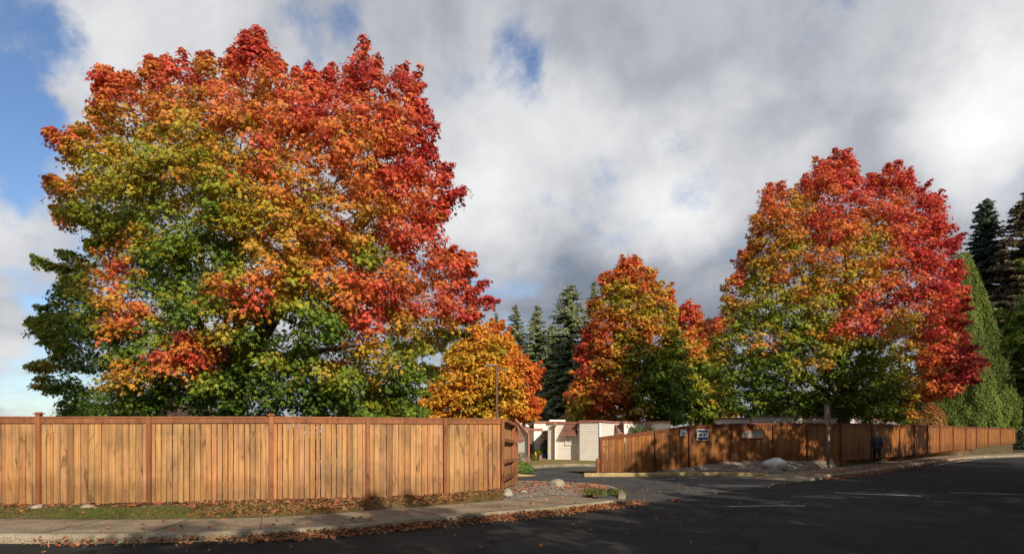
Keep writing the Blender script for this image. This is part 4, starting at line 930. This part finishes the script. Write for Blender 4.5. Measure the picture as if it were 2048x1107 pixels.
# grass
def grass(name, pos, h, palette, bias=.5):
    n = len(pos); tip = np.array([0, 0, 1.0])+r.normal(size=(n, 3))*.35; nrm = r.normal(size=(n, 3)); nrm[:, 2] *= .2
    return tag(cloud(name, pos, nrm, tip, h*r.uniform(.5, 1.3, size=n), pal(np.clip(bias+r.normal(size=n)*.25, 0, 1), palette), 'blade', M['grass'], None, (0, 0, 0)), kind='stuff')
GR = [(0, (.05, .075, .016)), (.5, (.11, .14, .03)), (1, (.22, .18, .06))]; GD = [(0, (.08, .08, .02)), (.5, (.22, .16, .05)), (1, (.38, .26, .09))]
g1 = lerp_rows(VF, VB, 52000, r, .0, .62, 48, len(VF)-2); pxs = g1[:, 0]/g1[:, 1]*F+CX
k = r.uniform(size=len(g1)) < np.interp(pxs, [0, 330, 420, 520, 640], [1, .9, .6, .25, .04])*np.clip(.75+sinnoise(g1, 3, 2.0)*.7, .05, 1); grass('grass', g1[k], .055, GR, .42)
g2 = lerp_rows(VF, VB, 16000, r, .0, 1.0, i0, len(VF)-2); k = sinnoise(g2, 9, 2.4) > -.1; grass('dry_grass', g2[k], .045, GD, .5)
g3_ = np.array([tuple(G(1190+r.normal()*9, 986, .15)+Vector((0, r.normal()*.22, 0))) for _ in range(1800)]+[tuple(G(1236+r.normal()*6, 987, .04)+Vector((0, r.normal()*.2, 0))) for _ in range(1200)]); grass('grass_tuft', g3_, .13, GR, .5)
a_ = r.uniform(0, len(fk)-1.01, size=9000); q_ = r.uniform(0, 1, size=9000); fo = offset(fk, .3)
g4 = np.array([((fo[int(t)].lerp(fo[int(t)+1], t-int(t))).x*(1+.15*q), (fo[int(t)].lerp(fo[int(t)+1], t-int(t))).y*(1-q)+49*q, .12-.08*q) for t, q in zip(a_, q_)]); grass('lawn_grass', g4, .07, GD, .55)

# ------------------------------------------------------------------ trees
BIG_POLY = [(170, 135), (215, 128), (262, 150), (290, 124), (335, 110), (400, 116), (466, 108), (484, 82), (512, 74), (544, 86), (562, 112), (612, 136), (662, 130), (690, 106), (710, 90), (736, 112), (760, 130), (800, 128), (832, 165),
            (842, 210), (874, 255), (868, 305), (905, 350), (930, 395), (888, 435), (890, 490), (940, 508), (978, 522), (935, 560), (1004, 590), (980, 630), (930, 655), (888, 700), (868, 750), (850, 800), (815, 930),
            (125, 930), (118, 800), (75, 790), (40, 735), (108, 690), (45, 655), (90, 610), (120, 570), (50, 525), (70, 500), (150, 500), (195, 470), (95, 455), (120, 410), (62, 372), (140, 345), (125, 305), (80, 278), (125, 255), (180, 230), (185, 190)]
BIG_T = [(200,180,.9),(350,130,.9),(520,90,.92),(700,110,.92),(620,160,.88),(800,150,.97),(870,230,1.0),(880,300,1.03),(300,190,.75),(450,200,.76),(600,230,.85),(750,240,.95),(100,280,.98),(200,260,.72),(200,330,.58),(90,370,.8),(300,300,.55),(300,360,.42),(400,290,.55),
         (400,390,.4),(250,420,.3),(500,300,.7),(500,380,.58),(600,330,.78),(600,400,.72),(700,330,.85),(700,420,.80),(780,330,.9),(800,400,.8),(850,420,.9),(925,390,1.02),(120,450,.7),(200,480,.3),(290,450,.33),(330,520,.2),(410,460,.3),(450,520,.28),(520,440,.5),(560,470,.62),
         (600,560,.58),(570,520,.6),(650,510,.93),(690,530,.9),(800,490,.86),(880,470,1.02),(740,440,.7),(740,510,.5),(820,440,.82),(820,540,.85),(870,540,.75),(960,520,.88),(990,600,1.05),(910,610,1.02),(840,610,.9),(760,570,.7),(690,600,.55),(700,650,.97),(730,660,.95),(720,610,.85),
         (650,600,.25),(650,660,.12),(560,640,.05),(600,700,.05),(490,590,.77),(530,600,.76),(450,590,.74),(245,540,.86),(260,600,.82),(240,640,.72),(290,620,.84),(250,500,.75),(350,695,.88),(385,712,.82),(435,700,.95),(430,640,.2),(400,560,.18),(380,620,.08),(450,750,.1),(350,770,.1),(550,780,.03),
         (480,700,.2),(550,710,.35),(660,730,.55),(640,690,.15),(800,690,.25),(820,650,.55),(860,600,.85),(870,660,.3),(740,710,.35),(700,760,.05),(780,760,.05),(100,520,.3),(80,660,.3),(150,560,.25),(150,620,.18),(80,730,.35),(150,760,.12),(120,700,.25),(180,660,.15),(200,600,.2),(200,700,.02),(250,740,.65),(270,700,.15),(310,660,.1),(300,800,.08),(430,810,.12),
         (500,840,.1),(620,820,.02),(860,740,.2),(840,810,.1),(330,560,.15),(300,580,.4),(520,660,.1),(170,820,0)]
maple('maple_tree', 'huge maple turning red above green, filling the left behind the fence', 470, 22.0, BIG_POLY, [(a, b_, t-(.10 if (150 < a < 690 and b_ > 240 and t < .72) else .14 if (a < 780 and 230 < b_ < 560) else .03 if a < 600 else 0)) for a, b_, t in BIG_T], PAL_MAPLE, 1800, 140, .138, .54, 11, trunk=.34, limbs=16, zb=.25)
R_POLY = [(1412, 645), (1445, 610), (1435, 560), (1482, 535), (1478, 502), (1500, 488), (1500, 430), (1520, 410), (1522, 362), (1570, 368), (1598, 378), (1603, 330), (1640, 312), (1662, 318), (1676, 292), (1700, 306), (1735, 348), (1752, 360), (1762, 335), (1783, 318), (1812, 335), (1832, 370),
          (1898, 403), (1893, 440), (1918, 490), (1922, 560), (1940, 600), (1922, 640), (1948, 680), (1975, 742), (1940, 765), (1890, 795), (1830, 825), (1800, 858), (1700, 852), (1600, 838), (1500, 838), (1445, 838), (1428, 780), (1420, 715)]
R_T = [(1640,340,.88),(1680,320,.93),(1720,380,.94),(1790,360,.93),(1850,430,1.0),(1880,500,1.04),(1545,385,.93),(1560,440,.7),(1600,420,.55),(1620,380,.85),(1530,480,.68),(1590,500,.48),(1650,450,.85),(1700,430,.8),(1740,440,.6),(1740,500,.5),(1760,400,.9),(1790,470,.93),(1840,520,1.0),(1900,560,1.06),
       (1480,540,.82),(1520,560,.3),(1470,600,.5),(1432,640,.82),(1500,640,.2),(1560,540,.6),(1600,560,.6),(1580,640,.25),(1640,560,.48),(1650,510,.62),(1540,670,.6),(1555,640,.3),(1700,540,.5),(1680,600,.4),(1640,640,.3),(1730,610,.95),(1780,600,1.02),(1740,645,.97),(1700,655,.92),(1850,590,1.04),(1800,560,.7),(1860,660,1.0),(1800,650,.55),
       (1920,690,1.1),(1955,735,1.12),(1900,740,1.08),(1600,700,.1),(1500,720,.08),(1550,780,.02),(1450,700,.4),(1700,720,.1),(1700,690,.35),(1700,800,0),(1800,720,.3),(1860,770,.85),(1830,800,.5),(1780,790,.05),(1640,770,.02),(1450,770,.05),(1830,700,.7),(1630,735,.45),(1750,700,.15)]
maple('maple_tree', 'large crimson topped maple behind the weathered fence at right', 1688, 41.0, R_POLY, R_T, PAL_MAPLE, 1300, 120, .205, .82, 12, depth=.33, trunk=.38, limbs=16, zb=.4, crotch=.14)
A_POLY = [(1122, 838), (1135, 790), (1160, 740), (1158, 690), (1176, 640), (1168, 608), (1195, 580), (1198, 540), (1230, 530), (1262, 508), (1290, 522), (1315, 542), (1320, 575), (1352, 575), (1352, 640), (1372, 700), (1385, 780), (1378, 855), (1122, 855)]
A_T = [(1262,530,.76),(1210,560,.76),(1240,600,.4),(1290,570,.68),(1300,620,.45),(1200,650,.75),(1240,650,.72),(1180,680,.9),(1170,720,.88),(1250,700,.42),(1210,700,.7),(1290,660,.72),(1330,640,.4),(1310,590,.6),(1345,590,.8),(1150,770,.72),(1220,770,.7),(1200,800,.72),(1150,825,.42),(1250,740,.3),(1300,720,.25),(1290,780,.08),(1260,825,.5),(1240,800,.7),(1320,760,.1),(1330,820,.02),(1350,720,.2),(1260,670,.35)]
maple('maple_tree', 'orange and green maple rising behind the cream house, the taller of the middle pair', 1260, 60.0, A_POLY, A_T, PAL_MAPLE, 760, 90, .30, .98, 13, kind='tri', depth=.4, trunk=.3, limbs=12)
B_POLY = [(1322, 855), (1325, 680), (1352, 625), (1375, 594), (1405, 606), (1412, 650), (1432, 690), (1455, 740), (1472, 790), (1475, 855)]
B_T = [(1380,612,.88),(1375,650,.82),(1400,690,.72),(1350,660,.5),(1360,700,.6),(1345,720,.25),(1400,740,.15),(1430,790,.4),(1400,800,.22),(1360,770,.1),(1380,835,.18),(1420,835,.22),(1450,820,.5)]
maple('maple_tree', 'narrow maple with red tip squeezed between the orange one and the crimson one', 1395, 69.0, B_POLY, B_T, PAL_MAPLE, 380, 90, .33, 1.05, 14, kind='tri', depth=.45, trunk=.22, limbs=9)
Y_POLY = [(815, 860), (830, 800), (860, 755), (880, 725), (905, 690), (935, 655), (975, 636), (1008, 648), (1022, 680), (1058, 715), (1083, 745), (1068, 780), (1084, 812), (1062, 842), (1040, 856)]
Y_T = [(960,660,.6),(1000,660,.75),(930,700,.4),(980,700,.35),(1040,720,.7),(1070,750,.9),(1010,750,.45),(960,760,.35),(900,760,.45),(1060,800,.8),(1075,815,.95),(1020,800,.35),(960,810,.3),(880,820,.45),(1040,840,.65),(990,835,.3),(920,790,.6)]
maple('maple_tree', 'round golden orange maple behind the end of the left fence', 955, 43.5, Y_POLY, Y_T, PAL_GOLD, 560, 92, .22, .68, 15, kind='tri', trunk=.2, limbs=10, depth=.42)
O_POLY = [(722, 858), (728, 812), (742, 788), (765, 806), (800, 800), (845, 812), (875, 835), (880, 858)]
maple('maple_sapling', 'low orange maple sapling just above the fence between huge and golden maples', 800, 29.0, O_POLY, [(740,800,.95),(760,820,.8),(800,825,.6),(850,835,.55),(790,806,.95)], PAL_GOLD, 90, 60, .17, .42, 16, kind='tri', trunk=.08, limbs=5, depth=.3)
# trees of the roadside behind and beside the camera, whose shade falls on the road
g = 'roadside trees on the near side of the road'
C_POLY = [(760, 870), (700, 800), (690, 700), (720, 600), (790, 500), (880, 420), (980, 380), (1080, 390), (1190, 450), (1290, 540), (1340, 640), (1350, 740), (1320, 820), (1240, 870)]
cast = maple('roadside_maple', 'green roadside maple farthest behind the camera', 1024, 30.0, C_POLY, [(1024, 500, .2), (900, 700, .1), (1150, 700, .3)], PAL_MAPLE, 330, 66, .34, .95, 17, kind='tri', trunk=.3, limbs=10, group=g, crotch=.2, depth=.44)
cast_z = .1
spots = [(7.2, -9.3, .97), (10.6, -5.2, .97), (13.8, -1.6, .94), (17.5, 4.0, .97), (21.0, 10.5, 1.1), (25.0, 17.5, 1.2), (29.5, 24.5, 1.27)]
CL = [None, 'second smallest green roadside maple behind the camera', 'green roadside maple just right of the camera', 'green roadside maple with its shade on the near lane', 'tall green roadside maple whose shade crosses the drive mouth', 'second tallest green roadside maple, opposite the cream board on the fence', 'tallest green roadside maple, opposite the person walking']
for i, (x, y, s) in enumerate(spots):
    if i == 0: cast.location = (x, y, cast_z); cast.scale = (s,)*3; cast.rotation_euler = (0, 0, .3)
    else: copy_tree(cast, (x, y, cast_z), i*1.9, CL[i], s)
# conifers
DK = ((.07, .10, .05), (.20, .25, .12)); OL = ((.10, .125, .055), (.27, .30, .145)); VD = ((.016, .027, .018), (.06, .085, .05)); BR = ((.06, .05, .025), (.24, .175, .10))
g = 'far firs behind the houses'
conifer('fir_tree', 'short fir tip peeping beside the top right of the golden maple', 993, 624, 78, 90, 31, DK, group=g)
conifer('fir_tree', 'narrow fir just right of the golden maple crown, standing against grey cloud', 1030, 606, 76, 150, 32, OL, group=g)
conifer('fir_tree', 'fir with a sharp tip left of the tallest pale fir', 1074, 607, 74, 175, 33, OL, group=g)
conifer('fir_tree', 'small fir squeezed between the sharp tipped fir and the tallest pale one', 1104, 645, 72, 170, 38, OL, group=g)
conifer('fir_tree', 'tallest pale olive fir, left of the orange middle maple', 1140, 566, 72, 215, 34, OL, group=g, power=.62)
conifer('fir_tree', 'dark fir half hidden behind the left side of the orange middle maple', 1188, 556, 80, 150, 35, DK, group=g)
conifer('fir_tree', 'fir showing only at the right edge of the huge maple', 938, 545, 80, 110, 36, DK, group=g)
conifer('fir_tree', 'bluish fir seen in the gap between the middle and crimson maples', 1418, 630, 82, 110, 37, DK, group=g)
conifer('spruce_tree', 'tall dark spruce with pointed top right of the crimson maple', 1972, 394, 98, 195, 41, VD, power=.58, ssz=.85, dens=1.2)
conifer('spruce_tree', 'dark brownish spruce cut by the right edge of the photo', 2062, 380, 92, 240, 42, BR, power=.5, ssz=.95, dens=1.3)
conifer('spruce_tree', 'dark low boughed spruce at the far end of the right fence', 2046, 520, 96, 220, 43, VD, power=.4, ssz=1.0, dens=1.3, bare=.02)
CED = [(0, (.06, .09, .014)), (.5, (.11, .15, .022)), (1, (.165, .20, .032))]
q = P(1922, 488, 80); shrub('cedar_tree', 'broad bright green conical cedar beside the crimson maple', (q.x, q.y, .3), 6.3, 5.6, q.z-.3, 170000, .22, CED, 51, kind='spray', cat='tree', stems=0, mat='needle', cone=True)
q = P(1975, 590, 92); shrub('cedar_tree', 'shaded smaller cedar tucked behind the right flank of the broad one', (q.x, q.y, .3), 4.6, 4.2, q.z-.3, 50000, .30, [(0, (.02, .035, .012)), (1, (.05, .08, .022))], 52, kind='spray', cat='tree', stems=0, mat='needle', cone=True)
tp_ = conifer('shade_fir', 'very tall fir with a bare lower trunk, added unseen to shade the huge maple', 1024, -380, 30, 300, 91, DK, bare=.68, power=.45, group='roadside trees on the near side of the road', dens=1.5)
tp_.location = (2.0, -10.6, .1); tp_['label'] = 'very tall fir with a bare lower trunk, added behind the camera to shade the huge maple'  # unseen fir, added and shaped to shade the lower left of the huge maple
HG = [(0, (.012, .02, .008)), (1, (.035, .05, .018))]
for i, (px_, Y_, rx, rz_, lab) in enumerate(((1765, 62, 5.5, 6.5, 'tall dark thicket behind the crimson maple, nearer the conical cedar'), (1600, 66, 6.5, 6.5, 'tall dark thicket behind the crimson maple, above the long white house'))):
    q = XY(px_, Y_); shrub('thicket', lab, (q.x, q.y, .0), rx, rx*.6, rz_, 14000, .40, [(0, (.02, .035, .01)), (1, (.06, .085, .02))], 81+i, cat='bush')
for i, (px_, Y_, rx, rz_, lab) in enumerate(((2036, 84, 3.4, 4.4, 'dark bush closing the view where the road bends away'), (2085, 96, 6, 7.5, 'larger dark bush at the right edge beyond the road bend'))):
    q = XY(px_, Y_); shrub('dark_bush', lab, (q.x, q.y, .0), rx, rx*.8, rz_, 9000, .38, HG, 71+i, cat='bush')

# ------------------------------------------------------------------ the walker
def skin(name, pts, edges, radii, mat, parent, root_i=0, sub=2):
    me = bpy.data.meshes.new(name); o0 = ORG[parent.name]
    me.from_pydata([tuple(Vector(p)) for p in pts], edges, []); o = bpy.data.objects.new(name, me); scene.collection.objects.link(o)
    sk = o.modifiers.new('skin', 'SKIN'); sk.use_smooth_shade = True
    for i, rd in enumerate(radii):
        v = me.skin_vertices[0].data[i]; v.radius = (rd, rd) if not hasattr(rd, '__len__') else rd; v.use_root = (i == root_i)
    ss = o.modifiers.new('sub', 'SUBSURF'); ss.levels = sub; ss.render_levels = sub
    bpy.context.view_layer.update()
    m2 = bpy.data.meshes.new_from_object(o.evaluated_get(bpy.context.evaluated_depsgraph_get())); bpy.data.objects.remove(o); m2.name = name
    m2.materials.clear()
    for p_ in m2.polygons: p_.use_smooth = True
    return link(name, m2, mat, parent)
M['skin_tone'] = simple('skin_tone', (.42, .24, .17), .55, .08, 10, bmp=0); M['jacket'] = simple('navy_jacket', (.022, .026, .045), .5, .25, 9, bmp=.3); M['trousers'] = simple('black_trousers', (.012, .012, .014), .8, .2, 9, bmp=.2)
M['hair'] = simple('grey_hair', (.46, .42, .37), .7, .3, 30, bmp=.4); M['shoe'] = simple('black_shoe', (.012, .011, .010), .5, .2, 9, bmp=0)
base = G(1754, 928, .153); W_ = thing('person', tuple(base), 'person with short grey hair in dark jacket and trousers walking away beside the fence', 'person')
W_.rotation_euler = (0, 0, math.atan2(.68, .73)-math.pi/2+.25)   # local +Y is the way the walker goes
# joints: pelvis, spine, chest, neck, head, arms, legs in mid stride
J = [(0, 0, .93), (0, .01, 1.10), (0, .02, 1.30), (0, .03, 1.44), (0, .045, 1.52), (0, .06, 1.60), (0, .062, 1.68),
     (-.17, .02, 1.40), (-.215, -.03, 1.13), (-.225, .02, .88), (.17, .02, 1.40), (.215, .04, 1.13), (.235, .13, .90),
     (-.09, 0, .90), (-.11, .10, .50), (-.12, .10, .10), (-.12, .22, .045), (.09, 0, .90), (.12, -.03, .50), (.13, -.20, .14), (.14, -.12, .04)]
E = [(0, 1), (1, 2), (2, 3), (3, 4), (4, 5), (5, 6), (2, 7), (7, 8), (8, 9), (2, 10), (10, 11), (11, 12), (0, 13), (13, 14), (14, 15), (15, 16), (0, 17), (17, 18), (18, 19), (19, 20)]
RD = [(.14, .11), (.135, .10), (.15, .11), .06, .058, (.078, .092), (.070, .085), .058, .044, .030, .058, .044, .030, .085, .058, .042, .036, .085, .058, .042, .036]
# fingers and thumb on both hands
for wi, sx in ((9, -1), (12, 1)):
    wx, wy, wz = J[wi]; pi_ = len(J); J.append((wx+sx*.004, wy+.018, wz-.055)); RD.append((.030, .018)); E.append((wi, pi_))
    for k, (fy, L) in enumerate(((-.030, .058), (-.010, .072), (.010, .076), (.030, .068))):
        b0 = len(J); J += [(wx+sx*.006, wy+.018+fy, wz-.095), (wx-sx*.004, wy+.026+fy, wz-.095-L*.5), (wx-sx*.018, wy+.030+fy, wz-.095-L)]; RD += [.009, .0085, .007]; E += [(pi_, b0), (b0, b0+1), (b0+1, b0+2)]
    b0 = len(J); J += [(wx-sx*.004, wy+.055, wz-.055), (wx-sx*.012, wy+.072, wz-.085)]; RD += [.011, .009]; E += [(pi_, b0), (b0, b0+1)]
skin('body', J, E, RD, M['skin_tone'], W_)
def loft(name, rings, mat, parent, n=20):
    mb = MB(); vs = []; o0 = ORG[parent.name]
    for (x, y, z, rx, ry) in rings: vs += [(x+math.cos(2*math.pi*k/n)*rx+o0.x, y+math.sin(2*math.pi*k/n)*ry+o0.y, z+o0.z) for k in range(n)]
    fs = [(i*n+k, i*n+(k+1) % n, (i+1)*n+(k+1) % n, (i+1)*n+k) for i in range(len(rings)-1) for k in range(n)]+[tuple(range(n-1, -1, -1)), tuple((len(rings)-1)*n+k for k in range(n))]
    mb.add(vs, fs); return mb.build(name, mat, parent, smooth=True)
jk = skin('jacket', [(0, .0, .80), (0, 0, .93), (0, .01, 1.10), (0, .02, 1.30), (0, .028, 1.42), (0, .035, 1.475), (-.18, .02, 1.39), (-.218, -.03, 1.13), (-.228, .02, .90), (.18, .02, 1.39), (.218, .04, 1.13), (.238, .13, .92)],
     [(0, 1), (1, 2), (2, 3), (3, 4), (4, 5), (3, 6), (6, 7), (7, 8), (3, 9), (9, 10), (10, 11)], [(.185, .14), (.19, .15), (.19, .145), (.205, .15), (.13, .11), .082, .085, .068, .055, .085, .068, .055], M['jacket'], W_)
skin('trousers', [(0, 0, .93), (-.095, 0, .86), (-.112, .10, .50), (-.12, .10, .11), (.095, 0, .86), (.122, -.03, .50), (.132, -.20, .155)], [(0, 1), (1, 2), (2, 3), (0, 4), (4, 5), (5, 6)], [(.16, .125), .112, .082, .066, .112, .082, .066], M['trousers'], W_)
for s, (a, b_) in ((-1, ((-.12, .07, .05), (-.125, .25, .04))), (1, ((.132, -.22, .10), (.14, -.08, .035)))): skin('shoe', [a, ((a[0]+b_[0])/2, (a[1]+b_[1])/2, (a[2]+b_[2])/2+.01), b_], [(0, 1), (1, 2)], [.052, .05, .04], M['shoe'], W_)
skin('hair', [(0, .035, 1.60), (0, .035, 1.68), (0, .05, 1.735)], [(0, 1), (1, 2)], [(.078, .08), (.086, .092), (.06, .07)], M['hair'], W_)
skin('nose', [(0, .145, 1.645), (0, .165, 1.615)], [(0, 1)], [.010, .014], M['skin_tone'], W_, sub=1)
for s in (-1, 1): skin('ear', [(s*.082, .055, 1.66), (s*.088, .05, 1.62)], [(0, 1)], [.014, .012], M['skin_tone'], W_, sub=1)
